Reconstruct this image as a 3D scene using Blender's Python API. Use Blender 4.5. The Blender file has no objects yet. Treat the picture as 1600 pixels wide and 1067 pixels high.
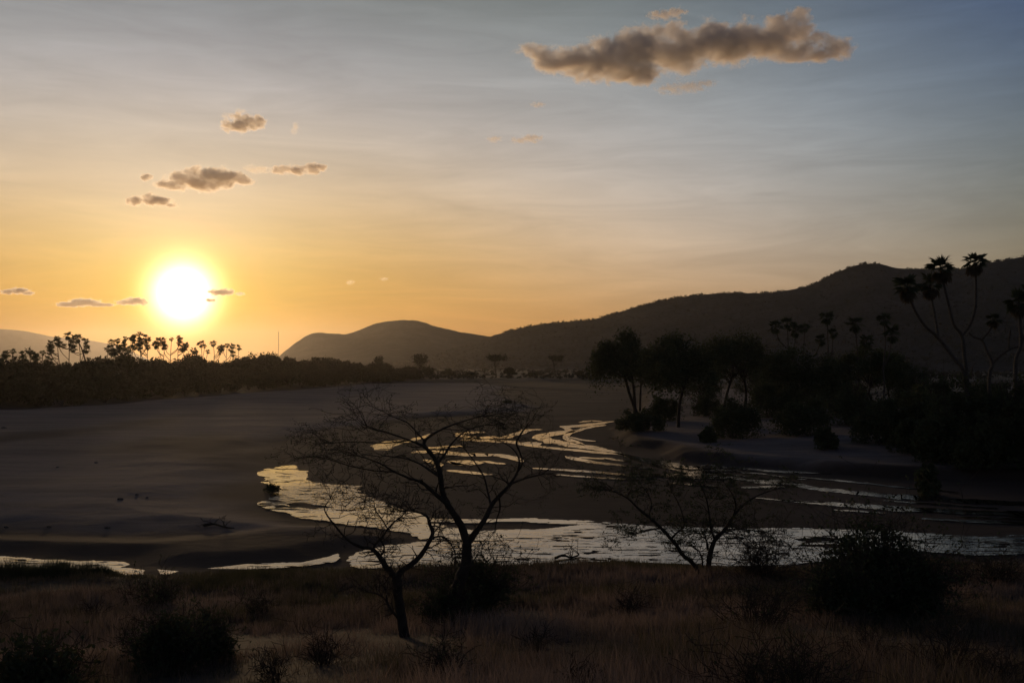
import bpy, bmesh, math, random
import numpy as np
from mathutils import Vector, Matrix, noise as mnoise

# ------------------------------------------------------------------ camera, sky, sun, exposure
scene = bpy.context.scene
COL = scene.collection
CAM_Z = 10.0                                   # camera height above the river bed
PITCH = math.atan(36.5 / 1556.0)
FPX = 1600 * 35 / 36.0
cam = bpy.data.objects.new('camera', bpy.data.cameras.new('camera'))
COL.objects.link(cam); scene.camera = cam
cam.data.lens = 35; cam.data.sensor_width = 36
cam.data.clip_start = 0.1; cam.data.clip_end = 90000
cam.location = (0, 0, CAM_Z); cam.rotation_euler = (math.radians(90) + PITCH, 0, 0)

SUN_EL, SUN_AZ = math.radians(3.25), math.radians(-18.3)
SUN_DIR = Vector((math.sin(SUN_AZ) * math.cos(SUN_EL), math.cos(SUN_AZ) * math.cos(SUN_EL), math.sin(SUN_EL)))
# the glare in the dusty air sits a little above the reddened sun itself
GLARE_EL = math.radians(3.85)
GLARE_DIR = Vector((math.sin(SUN_AZ) * math.cos(GLARE_EL), math.cos(SUN_AZ) * math.cos(GLARE_EL), math.sin(GLARE_EL)))
sun = bpy.data.objects.new('sun', bpy.data.lights.new('sun', 'SUN'))
COL.objects.link(sun)
sun.data.energy = 0.85; sun.data.angle = math.radians(2.5); sun.data.color = (1.0, 0.67, 0.36)
sun.rotation_euler = SUN_DIR.to_track_quat('Z', 'Y').to_euler()

SKY_GAIN = 0.1
SKY_C = [(-1.7224, -2.7956, -5.6422), (2.814, 5.1582, 11.5258), (-3.3021, -4.5486, -7.6198), (2.428, 3.1854, 6.9169), (-1.2321, -1.5137, -3.005), (-0.7543, -2.2873, -9.3533), (-0.1885, 0.2721, 0.6961), (1.3461, 1.2777, 2.6774), (-0.5753, 0.2021, 2.8284)]
ZENITH_FADE = 2.5
GLOW_A, GLOW_W = (0.95, 0.80, 0.66), 5.0
BLOB_A, BLOB_W = (4.5, 3.3, 3.0), (1.9, 1.5, 1.3)
HAZE_DENSITY, HAZE_ANISO, HAZE_TOP = 3.7e-5, 0.8, 362.0

scene.view_settings.view_transform = 'Standard'; scene.view_settings.look = 'None'
scene.view_settings.exposure = 0.0; scene.view_settings.gamma = 1.0
scene.view_settings.use_curve_mapping = False
scene.cycles.use_denoising = True
scene.cycles.volume_bounces = 10
scene.cycles.transparent_max_bounces = 32
scene.cycles.max_bounces = 8; scene.cycles.diffuse_bounces = 3
scene.cycles.volume_step_rate = 1.0

class NT:
    """small helper around a node tree"""
    def __init__(s, nt): s.nt = nt
    def n(s, typ, **kw):
        nd = s.nt.nodes.new(typ)
        for k, v in kw.items(): setattr(nd, k, v)
        return nd
    def put(s, sock, v):
        if hasattr(v, 'is_output'): s.nt.links.new(v, sock)
        else: sock.default_value = v
    def m(s, op, a, b=0.0, c=0.0, clamp=False):
        nd = s.n('ShaderNodeMath', operation=op); nd.use_clamp = clamp
        s.put(nd.inputs[0], a); s.put(nd.inputs[1], b); s.put(nd.inputs[2], c)
        return nd.outputs[0]
    def vm(s, op, a, b=None, scale=None):
        nd = s.n('ShaderNodeVectorMath', operation=op)
        s.put(nd.inputs[0], a)
        if b is not None: s.put(nd.inputs[1], b)
        if scale is not None: s.put(nd.inputs['Scale'], scale)
        return nd.outputs['Value'] if op in ('DOT_PRODUCT', 'LENGTH') else nd.outputs[0]
    def noise(s, vec, scale, detail=4, rough=0.55, dist=0.0):
        nd = s.n('ShaderNodeTexNoise')
        s.put(nd.inputs['Vector'], vec); nd.inputs['Scale'].default_value = scale
        nd.inputs['Detail'].default_value = detail; nd.inputs['Roughness'].default_value = rough
        nd.inputs['Distortion'].default_value = dist
        return nd.outputs['Fac']
    def mapping(s, vec, scale, rot=(0, 0, 0), loc=(0, 0, 0)):
        nd = s.n('ShaderNodeMapping'); s.put(nd.inputs[0], vec)
        nd.inputs['Scale'].default_value = scale; nd.inputs['Rotation'].default_value = rot; nd.inputs['Location'].default_value = loc
        return nd.outputs[0]
    def ramp(s, fac, lo, hi, a=0.0, b=1.0):
        nd = s.n('ShaderNodeMapRange'); nd.interpolation_type = 'SMOOTHSTEP'
        s.put(nd.inputs[0], fac); nd.inputs[1].default_value = lo; nd.inputs[2].default_value = hi
        nd.inputs[3].default_value = a; nd.inputs[4].default_value = b
        return nd.outputs[0]
    def mix(s, fac, a, b):
        nd = s.n('ShaderNodeMix', data_type='RGBA')
        s.put(nd.inputs[0], fac)
        for i, v in ((6, a), (7, b)):
            s.put(nd.inputs[i], v if hasattr(v, 'is_output') else (*v[:3], 1.0))
        return nd.outputs[2]

world = bpy.data.worlds.new('World'); scene.world = world; world.use_nodes = True
w = NT(world.node_tree)
bg = world.node_tree.nodes['Background']
gen = w.n('ShaderNodeTexCoord').outputs['Generated']
dirn = w.vm('NORMALIZE', gen)
sep = w.n('ShaderNodeSeparateXYZ'); w.put(sep.inputs[0], dirn)
zc = w.m('MAXIMUM', sep.outputs[2], 0.006)
cmb = w.n('ShaderNodeCombineXYZ'); w.put(cmb.inputs[0], sep.outputs[0]); w.put(cmb.inputs[1], sep.outputs[1]); w.put(cmb.inputs[2], zc)
sky = w.n('ShaderNodeTexSky', sky_type='NISHITA')
sky.sun_disc = False; sky.sun_elevation = SUN_EL; sky.sun_rotation = SUN_AZ
sky.air_density = 1.0; sky.dust_density = 1.0; sky.ozone_density = 1.0
w.put(sky.inputs[0], cmb.outputs[0])
cosang = w.vm('DOT_PRODUCT', dirn, tuple(GLARE_DIR))
ang = w.m('MULTIPLY', w.m('ARCCOSINE', w.m('MINIMUM', cosang, 1.0)), 180 / math.pi)
a1 = w.m('DIVIDE', w.m('MINIMUM', ang, 48.0), 30.0)
e1 = w.m('DIVIDE', w.m('MINIMUM', zc, 0.36), 0.35)
fade = w.m('MAXIMUM', w.m('SUBTRACT', zc, 0.34), 0.0)
ae = w.m('MULTIPLY', a1, e1); a2 = w.m('MULTIPLY', a1, a1); e2 = w.m('MULTIPLY', e1, e1)
e3 = w.m('MULTIPLY', e2, e1); ae2 = w.m('MULTIPLY', ae, e1); a2e = w.m('MULTIPLY', ae, a1)
# thin streaks of high cirrus and dust layers
cir = w.noise(w.mapping(dirn, (2.2, 2.2, 16.0), (0.0, 0.28, 0.0)), 2.6, 6, 0.62, 0.6)
cir = w.m('MULTIPLY', w.m('SUBTRACT', cir, 0.5), 0.62)
nsep = w.n('ShaderNodeSeparateColor'); w.put(nsep.inputs[0], sky.outputs[0])
glow = w.m('EXPONENT', w.m('DIVIDE', ang, -GLOW_W))
chan = []
for c in range(3):
    ex = w.m('MULTIPLY_ADD', fade, -ZENITH_FADE, SKY_C[0][c])
    for k_, term in enumerate((e1, e2, a1, a2, ae, e3, ae2, a2e)): ex = w.m('MULTIPLY_ADD', term, SKY_C[k_ + 1][c], ex)
    ex = w.m('ADD', ex, cir)
    nis = w.m('POWER', w.m('MULTIPLY', w.m('MAXIMUM', nsep.outputs[c], 0.002), 0.05), 0.3)
    v = w.m('MULTIPLY', w.m('EXPONENT', ex), nis)
    v = w.m('MULTIPLY_ADD', w.m('MULTIPLY', glow, w.ramp(zc, (-.02, -.01, .045)[c], (.15, .15, .18)[c], (.35, .28, .0)[c], 1.0)), GLOW_A[c], v)
    bq = w.m('DIVIDE', ang, BLOB_W[c])
    v = w.m('MULTIPLY_ADD', w.m('EXPONENT', w.m('MULTIPLY', w.m('MULTIPLY', bq, bq), -1.0)), BLOB_A[c], v)
    chan.append(w.m('DIVIDE', v, SKY_GAIN))
cc = w.n('ShaderNodeCombineColor')
for c in range(3): w.put(cc.inputs[c], chan[c])
w.put(bg.inputs[0], cc.outputs[0]); bg.inputs[1].default_value = SKY_GAIN

# ------------------------------------------------------------------ pixel rays (photo pixels -> points of the place)
CP, SP = math.cos(PITCH), math.sin(PITCH)
def ray(x, y):
    a, b = (x - 800.0) / FPX, (533.5 - y) / FPX
    return a, CP - b * SP, SP + b * CP
def gp(x, y, z=0.0):
    """ground point seen at pixel x,y on the level z"""
    a, b, c = ray(x, y)
    t = (z - CAM_Z) / min(c, -1e-4)
    return (a * t, b * t)
def pt(x, y, d):
    """point seen at pixel x,y at the forward distance d"""
    a, b, c = ray(x, y)
    return Vector((a * d / b, d, CAM_Z + c * d / b))
def mpp(d): return d / FPX

# ------------------------------------------------------------------ numeric noise
def _hash(ix, iy, seed):
    h = (ix.astype(np.int64) * 374761393 + iy.astype(np.int64) * 668265263 + seed * 974634777) & 0x7fffffff
    h = ((h ^ (h >> 13)) * 1274126177) & 0x7fffffff
    return ((h ^ (h >> 16)) & 0xffff) / 65535.0
def vnoise(x, y, seed=0):
    x = np.asarray(x, float); y = np.asarray(y, float)
    ix, iy = np.floor(x), np.floor(y); fx, fy = x - ix, y - iy
    fx = fx * fx * (3 - 2 * fx); fy = fy * fy * (3 - 2 * fy)
    a, b = _hash(ix, iy, seed), _hash(ix + 1, iy, seed); c, d = _hash(ix, iy + 1, seed), _hash(ix + 1, iy + 1, seed)
    return (a + (b - a) * fx) * (1 - fy) + (c + (d - c) * fx) * fy
def fbm(x, y, seed=0, oct=4):
    s, a, t = 0.0, 0.5, 0.0
    for o in range(oct):
        s = s + a * vnoise(np.asarray(x) * 2 ** o, np.asarray(y) * 2 ** o, seed + o * 17); t += a; a *= 0.5
    return s / t
def sstep(v, a=0.0, b=1.0):
    t = np.clip((v - a) / (b - a), 0, 1); return t * t * (3 - 2 * t)
def sdf(px, py, poly):
    """signed distance to a polygon, positive inside"""
    px = np.asarray(px, float); py = np.asarray(py, float)
    best = np.full(px.shape, 1e18); ins = np.zeros(px.shape, bool)
    n = len(poly)
    for i in range(n):
        ax, ay = poly[i]; bx, by = poly[(i + 1) % n]
        ex, ey = bx - ax, by - ay
        wx, wy = px - ax, py - ay
        t = np.clip((wx * ex + wy * ey) / (ex * ex + ey * ey + 1e-12), 0, 1)
        best = np.minimum(best, (wx - ex * t) ** 2 + (wy - ey * t) ** 2)
        cond = (ay > py) != (by > py)
        with np.errstate(divide='ignore', invalid='ignore'):
            xi = ax + (py - ay) / (by - ay if by != ay else 1e-12) * ex
        ins ^= cond & (px < xi)
    d = np.sqrt(best)
    return np.where(ins, d, -d)
def wpoly(pix): return [gp(x, y) for x, y in pix]

# ------------------------------------------------------------------ the lie of the land
P_BAR = wpoly([(-500, 650), (0, 641), (100, 637), (200, 629), (300, 621), (400, 613), (500, 607), (560, 601), (640, 598.5), (760, 599.5), (800, 605), (775, 614), (800, 624), (842, 632), (835, 641),
               (760, 647), (700, 650), (600, 661), (520, 672), (452, 690), (422, 716), (404, 735), (392, 755), (380, 775), (402, 797), (470, 814), (545, 829), (500, 838), (400, 838), (250, 836),
               (120, 835), (0, 829), (-400, 826)])
P_WET1 = wpoly([(160, 701), (230, 691), (330, 686), (440, 688), (430, 712), (398, 735), (330, 737), (230, 725)])
P_WET2 = wpoly([(-100, 700), (0, 685), (120, 676), (250, 657), (300, 653), (240, 665), (120, 688), (0, 698), (-100, 712)])
P_LAND = wpoly([(-900, 672), (-500, 655), (0, 640), (100, 636), (200, 628), (300, 620), (400, 612), (500, 606), (560, 600), (640, 597.5), (780, 597), (900, 597.5), (1000, 598), (1200, 598)]) + \
         [(4000, 560), (9000, 2000), (9500, 10500), (-9500, 10500), (-9000, 300)]
P_RBANK = wpoly([(1010, 612), (985, 640), (952, 664), (950, 678), (975, 694), (1010, 706), (1060, 718), (1120, 727), (1200, 733), (1300, 742), (1400, 748), (1500, 750), (1600, 752), (1900, 762)]) + \
          [(400, 40), (4000, 300), (9000, 2000), (4000, 900), (700, 560), (300, 500)]
P_FORE = wpoly([(-900, 905), (-300, 905), (0, 899), (100, 897), (180, 894), (270, 894), (330, 889), (420, 886), (500, 882), (545, 884), (640, 885), (760, 884), (860, 879), (950, 873), (1050, 877),
                (1190, 882), (1240, 878), (1300, 870), (1440, 857), (1515, 862), (1495, 872), (1600, 863), (1900, 862)]) + [(300, 50), (300, -300), (-300, -300), (-300, 40)]
P_TONGUE = wpoly([(-400, 830), (0, 833), (250, 838), (470, 822), (520, 819), (590, 826), (640, 834), (655, 842), (640, 848), (600, 853), (556, 862), (545, 876), (530, 878), (527, 866), (500, 874), (430, 880), (330, 888),
                  (280, 886), (220, 884), (190, 872), (130, 872), (60, 871), (0, 866), (-400, 862)])
PR_R = [0, 4, 8, 15, 27, 40, 48, 56, 80]
PR_Z = [8.3, 7.7, 6.8, 5.2, 2.8, 1.1, 0.55, 0.35, 0.35]
def zones(x, y):
    return {k: sdf(x, y, p) for k, p in (('bar', P_BAR), ('land', P_LAND), ('rbank', P_RBANK), ('fore', P_FORE), ('tongue', P_TONGUE), ('w1', P_WET1), ('w2', P_WET2))}
def height(x, y, z=None):
    x = np.asarray(x, float); y = np.asarray(y, float)
    if z is None: z = zones(x, y)
    r = np.hypot(x, y)
    n1 = fbm(x / 9, y / 9, 3); n2 = fbm(x / 1.7, y / 1.7, 9)
    h = 0.05 * (n1 - 0.62)
    nb = fbm(x / 14, y / 14, 21)
    h = h + sstep(z['bar'] + (nb - .5) * 6, -1, 9) * (0.45 + 0.5 * (nb - .4))
    h = h + sstep(z['tongue'] + (nb - .5) * 1.5, 0, 4) * 0.25
    h = h + sstep(z['land'] + (nb - .5) * 10, 0, 16) * (1.5 + 1.5 * (fbm(x / 60, y / 60, 5) - .5))
    rb = z['rbank'] + (n1 - .5) * 5
    h = h + sstep(rb, 0.0, 3.2) * (0.9 + 0.5 * (nb - .5)) + sstep(rb, 8, 45) * 0.9 + sstep(rb, 4, 12) * 0.3 * (n1 - .5)
    pf = np.interp(r, PR_R, PR_Z)
    h = h + sstep(z['fore'] + (n1 - .5) * 2.0, 0, 4.5) * (pf + 0.45 * (n1 - .5) + 0.12 * (n2 - .5))
    far = sstep(r, 900, 3000)
    h = h + far * 10.0 * (fbm(x / 700, y / 700, 31) - .45)
    return h
def gz(x, y): return float(height(np.array([x]), np.array([y]))[0])

# ------------------------------------------------------------------ object helpers
def mesh_from(name, V, polys, mat, smooth=False):
    """V (n,3); polys: list of int arrays (m,k)"""
    me = bpy.data.meshes.new(name)
    V = np.asarray(V, np.float32)
    polys = [np.asarray(p, np.int32) for p in polys if len(p)]
    me.vertices.add(len(V)); me.vertices.foreach_set('co', V.ravel())
    loops = np.concatenate([p.ravel() for p in polys]); tot = np.concatenate([np.full(len(p), p.shape[1], np.int32) for p in polys])
    start = np.concatenate([[0], np.cumsum(tot)[:-1]]).astype(np.int32)
    me.loops.add(len(loops)); me.loops.foreach_set('vertex_index', loops)
    me.polygons.add(len(tot)); me.polygons.foreach_set('loop_start', start)
    me.polygons.foreach_set('loop_total', tot)
    if smooth: me.polygons.foreach_set('use_smooth', np.ones(len(tot), bool))
    me.update(calc_edges=True); me.validate()
    if mat: me.materials.append(mat)
    return me
def obj(name, me, parent=None, loc=None):
    o = bpy.data.objects.new(name, me); COL.objects.link(o)
    if parent is not None: o.parent = parent
    if loc is not None: o.location = loc
    return o
def build(name, V, polys, mat, parent=None, smooth=False):
    V = np.asarray(V, float)
    if parent is not None: V = V - np.array(parent.matrix_world.translation if parent.parent is None and False else root_loc(parent))
    return obj(name, mesh_from(name, V, polys, mat, smooth), parent)
def root_loc(o):
    v = Vector((0, 0, 0))
    while o is not None: v += o.location; o = o.parent
    return v
def thing(name, label, cat, loc, group=None):
    o = bpy.data.objects.new(name, None); COL.objects.link(o); o.location = loc; o.empty_display_size = 0.5
    o['label'] = label; o['category'] = cat
    if group: o['group'] = group
    return o
def tag(o, label, cat, group=None):
    o['label'] = label; o['category'] = cat
    if group: o['group'] = group
    return o
def struct(o): o['kind'] = 'structure'; return o
def stuff(o): o['kind'] = 'stuff'; return o
def copy_tree(o, parent=None):
    c = o.copy(); COL.objects.link(c)
    if parent is not None: c.parent = parent
    for ch in list(o.children): copy_tree(ch, c)
    return c

# ------------------------------------------------------------------ materials
def material(name):
    m = bpy.data.materials.new(name); m.use_nodes = True
    t = NT(m.node_tree); p = m.node_tree.nodes['Principled BSDF']
    return m, t, p
def mat_plain(name, c1, c2, scale=3.0, rough=0.9, spec=0.2, bump=0.0, transl=0.0):
    m, t, p = material(name)
    co = t.n('ShaderNodeTexCoord').outputs['Object']
    n = t.noise(co, scale, 4)
    col = t.mix(t.ramp(n, 0.3, 0.7), c1, c2)
    t.put(p.inputs['Base Color'], col)
    p.inputs['Roughness'].default_value = rough; p.inputs['Specular IOR Level'].default_value = spec
    if bump:
        b = t.n('ShaderNodeBump'); b.inputs['Strength'].default_value = bump; b.inputs['Distance'].default_value = 0.05
        t.put(b.inputs['Height'], t.noise(co, scale * 6, 4)); t.put(p.inputs['Normal'], b.outputs[0])
    if transl:
        tr = t.n('ShaderNodeBsdfTranslucent'); t.put(tr.inputs[0], col)
        mx = t.n('ShaderNodeMixShader'); mx.inputs[0].default_value = transl
        t.put(mx.inputs[1], p.outputs[0]); t.put(mx.inputs[2], tr.outputs[0])
        t.put(m.node_tree.nodes['Material Output'].inputs[0], mx.outputs[0])
    return m
M = {}
M['bark'] = mat_plain('bark', (.028, .022, .018), (.055, .043, .034), 4, bump=.5)
M['palm_bark'] = mat_plain('palm_bark', (.05, .042, .036), (.09, .078, .066), 6, bump=.4)
M['twig'] = mat_plain('twig', (.04, .03, .022), (.07, .052, .04), 3)
M['leaf'] = mat_plain('leaf', (.05, .06, .03), (.085, .095, .045), .6, transl=.2)
M['leaf_far'] = mat_plain('leaf_far', (.028, .030, .016), (.045, .046, .024), .15, transl=.04)
M['palm_leaf'] = mat_plain('palm_leaf', (.04, .052, .028), (.06, .075, .042), 1.0, transl=.2)
M['dead_leaf'] = mat_plain('dead_leaf', (.07, .055, .035), (.11, .085, .055), 1.0, transl=.15)
M['scrub'] = mat_plain('scrub', (.030, .031, .022), (.048, .046, .034), .02)
M['reed'] = mat_plain('reed', (.035, .045, .02), (.06, .065, .03), 1.0, transl=.2)
M['stone'] = mat_plain('stone', (.07, .06, .05), (.12, .10, .085), 5, bump=.4)
M['steel'] = mat_plain('steel', (.25, .25, .26), (.32, .32, .33), 1)

def mat_ground():
    m, t, p = material('ground')
    co = t.n('ShaderNodeTexCoord').outputs['Object']
    def att(n): return t.n('ShaderNodeAttribute', attribute_name=n).outputs['Fac']
    big = t.noise(t.mapping(co, (0.35, 1.0, 1.0), (0, 0, 0.2)), 0.09, 6, 0.6)
    fine = t.noise(co, 1.6, 5, 0.65)
    spots = t.noise(co, 0.9, 3, 0.5)
    mud = t.mix(t.ramp(big, .35, .65), (.046, .030, .023), (.066, .044, .034))
    sand = t.mix(t.ramp(big, .3, .7), (.205, .155, .132), (.29, .222, .19))
    sand = t.mix(t.ramp(fine, .35, .75, 0, .35), sand, (.15, .118, .10))
    streak = t.noise(t.mapping(co, (.10, .9, 1), (0, 0, .12)), .55, 6, .7)
    sand = t.mix(t.ramp(streak, .42, .62, 0, .55), sand, (.125, .092, .076))
    sand = t.mix(t.ramp(spots, .63, .72, 0, .6), sand, (.10, .078, .064))
    sand = t.mix(t.ramp(t.noise(t.mapping(co, (.4, 1, 1)), .035, 5, .6), .5, .66, 0, .45), sand, (.12, .088, .072))
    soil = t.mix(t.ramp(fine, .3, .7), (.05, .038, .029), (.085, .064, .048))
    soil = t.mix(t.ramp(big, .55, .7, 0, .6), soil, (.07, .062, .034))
    plain = t.mix(t.ramp(t.noise(co, 0.03, 5, .6), .38, .62), (.05, .045, .032), (.15, .128, .10))
    col = t.mix(att('sand'), mud, sand)
    col = t.mix(att('plain'), col, plain)
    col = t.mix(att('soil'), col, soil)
    t.put(p.inputs['Base Color'], col)
    p.inputs['Roughness'].default_value = 0.95; p.inputs['Specular IOR Level'].default_value = 0.1
    b = t.n('ShaderNodeBump'); b.inputs['Strength'].default_value = 0.5; b.inputs['Distance'].default_value = 0.12
    t.put(b.inputs['Height'], t.noise(co, 1.1, 6, .65)); t.put(p.inputs['Normal'], b.outputs[0])
    return m
M['ground'] = mat_ground()

def mat_water():
    m, t, p = material('water')
    co = t.n('ShaderNodeTexCoord').outputs['Object']
    flow = t.mapping(co, (0.5, 1.0, 1.0), (0, 0, 0.45))
    ripple = t.noise(flow, 2.6, 3, 0.6)
    chop = t.noise(t.mapping(co, (0.16, 0.6, 1.0), (0, 0, 0.12)), 1.0, 5, 0.65, 1.2)
    patch = t.ramp(t.noise(co, 0.085, 3, .5), .44, .60, 0.08, 0.7)
    w1 = t.vm('LENGTH', t.vm('DIVIDE', t.vm('SUBTRACT', co, (*gp(525, 773), 0.0)), (7.5, 11.0, 1.0)))
    w1 = t.m('ADD', w1, t.m('MULTIPLY', t.m('SUBTRACT', t.noise(co, .25, 3), .5), .8))
    patch = t.m('MAXIMUM', patch, t.ramp(w1, 1.1, .5, 0, 1.7))
    h = t.m('ADD', t.m('MULTIPLY', ripple, patch), t.m('MULTIPLY', chop, 0.55))
    b = t.n('ShaderNodeBump'); b.inputs['Strength'].default_value = 1.0; b.inputs['Distance'].default_value = 0.04
    t.put(b.inputs['Height'], h)
    t.put(p.inputs['Normal'], b.outputs[0])
    p.inputs['Base Color'].default_value = (.03, .024, .018, 1)
    p.inputs['Roughness'].default_value = 0.05; p.inputs['IOR'].default_value = 1.42
    p.inputs['Specular IOR Level'].default_value = 0.5
    return m
M['water'] = mat_water()

def mat_hill(name, c1, c2):
    m, t, p = material(name)
    co = t.n('ShaderNodeTexCoord').outputs['Object']
    n = t.noise(co, 0.012, 8, .68); n2 = t.noise(co, 0.09, 4, .6)
    col = t.mix(t.ramp(n, .35, .65), c1, c2)
    col = t.mix(t.ramp(n2, .5, .62, 0, .7), col, (.03, .03, .018))
    t.put(p.inputs['Base Color'], col)
    p.inputs['Roughness'].default_value = 1; p.inputs['Specular IOR Level'].default_value = 0.05
    b = t.n('ShaderNodeBump'); b.inputs['Strength'].default_value = .8; b.inputs['Distance'].default_value = 4
    t.put(b.inputs['Height'], t.noise(co, 0.05, 6, .7)); t.put(p.inputs['Normal'], b.outputs[0])
    return m
M['hill'] = mat_hill('hill', (.030, .031, .030), (.055, .052, .050))

def mat_grass():
    m, t, p = material('dry_grass')
    tone = t.n('ShaderNodeAttribute', attribute_name='tone').outputs['Fac']
    cr = t.n('ShaderNodeValToRGB'); t.put(cr.inputs[0], tone)
    e = cr.color_ramp.elements
    e[0].position = 0; e[0].color = (.075, .072, .035, 1); e[1].position = 1; e[1].color = (.33, .24, .19, 1)
    k = e.new(.35); k.color = (.15, .112, .085, 1)
    t.put(p.inputs['Base Color'], cr.outputs[0]); p.inputs['Roughness'].default_value = .9; p.inputs['Specular IOR Level'].default_value = .15
    tr = t.n('ShaderNodeBsdfTranslucent'); t.put(tr.inputs[0], cr.outputs[0])
    mx = t.n('ShaderNodeMixShader'); mx.inputs[0].default_value = .42
    t.put(mx.inputs[1], p.outputs[0]); t.put(mx.inputs[2], tr.outputs[0])
    t.put(m.node_tree.nodes['Material Output'].inputs[0], mx.outputs[0])
    return m
M['grass'] = mat_grass()

def mat_cloud(name, density, lumps, size, amp):
    """droplet density: soft ellipsoid field (centre, radii) torn by fractal noise"""
    m = bpy.data.materials.new(name); m.use_nodes = True
    t = NT(m.node_tree); out = m.node_tree.nodes['Material Output']
    m.node_tree.nodes.remove(m.node_tree.nodes['Principled BSDF'])
    co = t.n('ShaderNodeTexCoord').outputs['Object']
    f = None
    for c, r in lumps:
        q = t.vm('DIVIDE', t.vm('SUBTRACT', co, tuple(c)), tuple(r))
        g = t.m('SUBTRACT', 1.0, t.vm('DOT_PRODUCT', q, q))
        f = g if f is None else t.m('SMOOTH_MAX', f, g, 0.25)
    n = t.noise(t.mapping(co, (1 / size, 1 / size, 1.35 / size)), 1.0, 6, .58, .15)
    n2 = t.noise(t.mapping(co, (4.5 / size, 4.5 / size, 5 / size), loc=(3, 1, 7)), 1.0, 4, .6)
    f = t.m('ADD', f, t.m('ADD', t.m('MULTIPLY', t.m('SUBTRACT', n, .52), 7.5 * amp), t.m('MULTIPLY', t.m('SUBTRACT', n2, .5), 3.2 * amp)))
    d = t.m('MULTIPLY', t.ramp(f, 0.0, 0.95), density)
    v = t.n('ShaderNodeVolumePrincipled')
    v.inputs['Color'].default_value = (.99, .985, .98, 1); v.inputs['Anisotropy'].default_value = 0.68
    t.put(v.inputs['Density'], d); t.put(out.inputs['Volume'], v.outputs[0])
    return m

# ------------------------------------------------------------------ the ground: one sheet from under the camera to the horizon
def make_ground():
    th = np.concatenate([np.linspace(-180, -36, 40)[:-1], np.linspace(-36, 36, 640), np.linspace(36, 180, 40)[1:-1]])
    th = np.radians(th)
    ys = []
    rows = np.concatenate([[0.6, 1.5, 3, 4.5, 6, 7.5, 9, 10.5],
                           CAM_Z * FPX / np.arange(1400, 1090, -12) * 1.0,
                           10 * FPX / (np.arange(1090, 900, -3.0) - 570),
                           10 * FPX / (np.arange(900, 590, -1.3) - 570),
                           np.geomspace(820, 10300, 46)])
    rr = np.unique(np.round(rows, 3)); rr = np.sort(rr)
    keep = [rr[0]]
    for v in rr[1:]:
        if v - keep[-1] > 0.12: keep.append(v)
    rr = np.array(keep)
    T, R = np.meshgrid(th, rr)
    X, Y = R * np.sin(T), R * np.cos(T)
    x, y = X.ravel(), Y.ravel()
    z = zones(x, y); h = height(x, y, z)
    V = np.stack([x, y, h], 1)
    nr, nt_ = len(rr), len(th)
    i = np.arange(nr - 1)[:, None]; j = np.arange(nt_)[None, :]; j2 = (j + 1) % nt_
    q = np.stack([i * nt_ + j + 0 * j2, i * nt_ + j2, (i + 1) * nt_ + j2, (i + 1) * nt_ + j + 0 * j2], -1).reshape(-1, 4)
    q = q[:, ::-1]
    c = len(V); V = np.vstack([V, [[0, 0, h[:nt_].mean()]]])
    tri = np.stack([np.full(nt_, c), np.arange(nt_), (np.arange(nt_) + 1) % nt_], 1)[:, ::-1]
    me = mesh_from('ground', V, [q, tri], M['ground'], True)
    nb = fbm(x / 11, y / 11, 41); nf = fbm(x / 2.5, y / 2.5, 47)
    jig = (nb - .5) * 9 + (nf - .5) * 2
    sand = sstep(z['bar'] + jig, -1, 5)
    sand = sand * (1 - .8 * sstep(z['w1'] + jig * 1.3, -4, 6)) * (1 - .75 * sstep(z['w2'] + jig * 1.6, -3, 5))
    sr = sstep(z['rbank'] + jig * .4, 2, 4.5) * (1 - sstep(z['rbank'] + jig * 2, 26, 55)) * .85
    sand = np.maximum(sand, sr)
    sand = np.maximum(sand, .12 * sstep(nb, .45, .7))
    plain = np.maximum(sstep(z['land'] + jig, 0, 12), sstep(z['rbank'] + jig * 2, 24, 60))
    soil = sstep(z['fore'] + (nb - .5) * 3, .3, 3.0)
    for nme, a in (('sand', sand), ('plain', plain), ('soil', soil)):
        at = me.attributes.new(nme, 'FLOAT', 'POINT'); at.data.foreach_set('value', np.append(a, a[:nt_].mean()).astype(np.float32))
    struct(obj('ground', me))
make_ground()

# ------------------------------------------------------------------ the river: shallow braided channels over the bed
WZ = 0.034
def stroke(pts, amp=.25):
    """channel given as a line of (x, y, width) in pixels"""
    P = []
    for (x0, y0, w0), (x1, y1, w1) in zip(pts[:-1], pts[1:]):
        k = max(2, int(math.hypot(x1 - x0, 2 * (y1 - y0)) / 4))
        P += [(x0 + (x1 - x0) * s / k, y0 + (y1 - y0) * s / k, w0 + (w1 - w0) * s / k) for s in range(k)]
    P.append(pts[-1]); P = np.array(P)
    for _ in range(2):                                    # round the bends
        P[1:-1] = .25 * P[:-2] + .5 * P[1:-1] + .25 * P[2:]
    wn = P[:, 2] * (.75 + .95 * fbm(P[:, 0] / 9, P[:, 1], 13, 3)); P[:, 1] += (fbm(P[:, 0] / 14, P[:, 1] / 3, 15) - .5) * 1.2
    W = [gp(a, b) for a, b in P[:, :2]]; W = np.array(W)
    d = np.gradient(W, axis=0); d /= np.linalg.norm(d, axis=1, keepdims=True) + 1e-9
    nrm = np.stack([-d[:, 1], d[:, 0]], 1)
    rng_ = W[:, 1]; ppm_y = rng_ ** 2 / (CAM_Z * FPX)       # metres of ground per pixel, along the view
    ppm_x = rng_ / FPX
    half = wn * .5 * np.sqrt((nrm[:, 0] * ppm_x * 2.2) ** 2 + (nrm[:, 1] * ppm_y) ** 2)
    half[0] *= .3; half[-1] *= .3
    return W + nrm * half[:, None], W - nrm * half[:, None]
VW, FW = [], []
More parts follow.
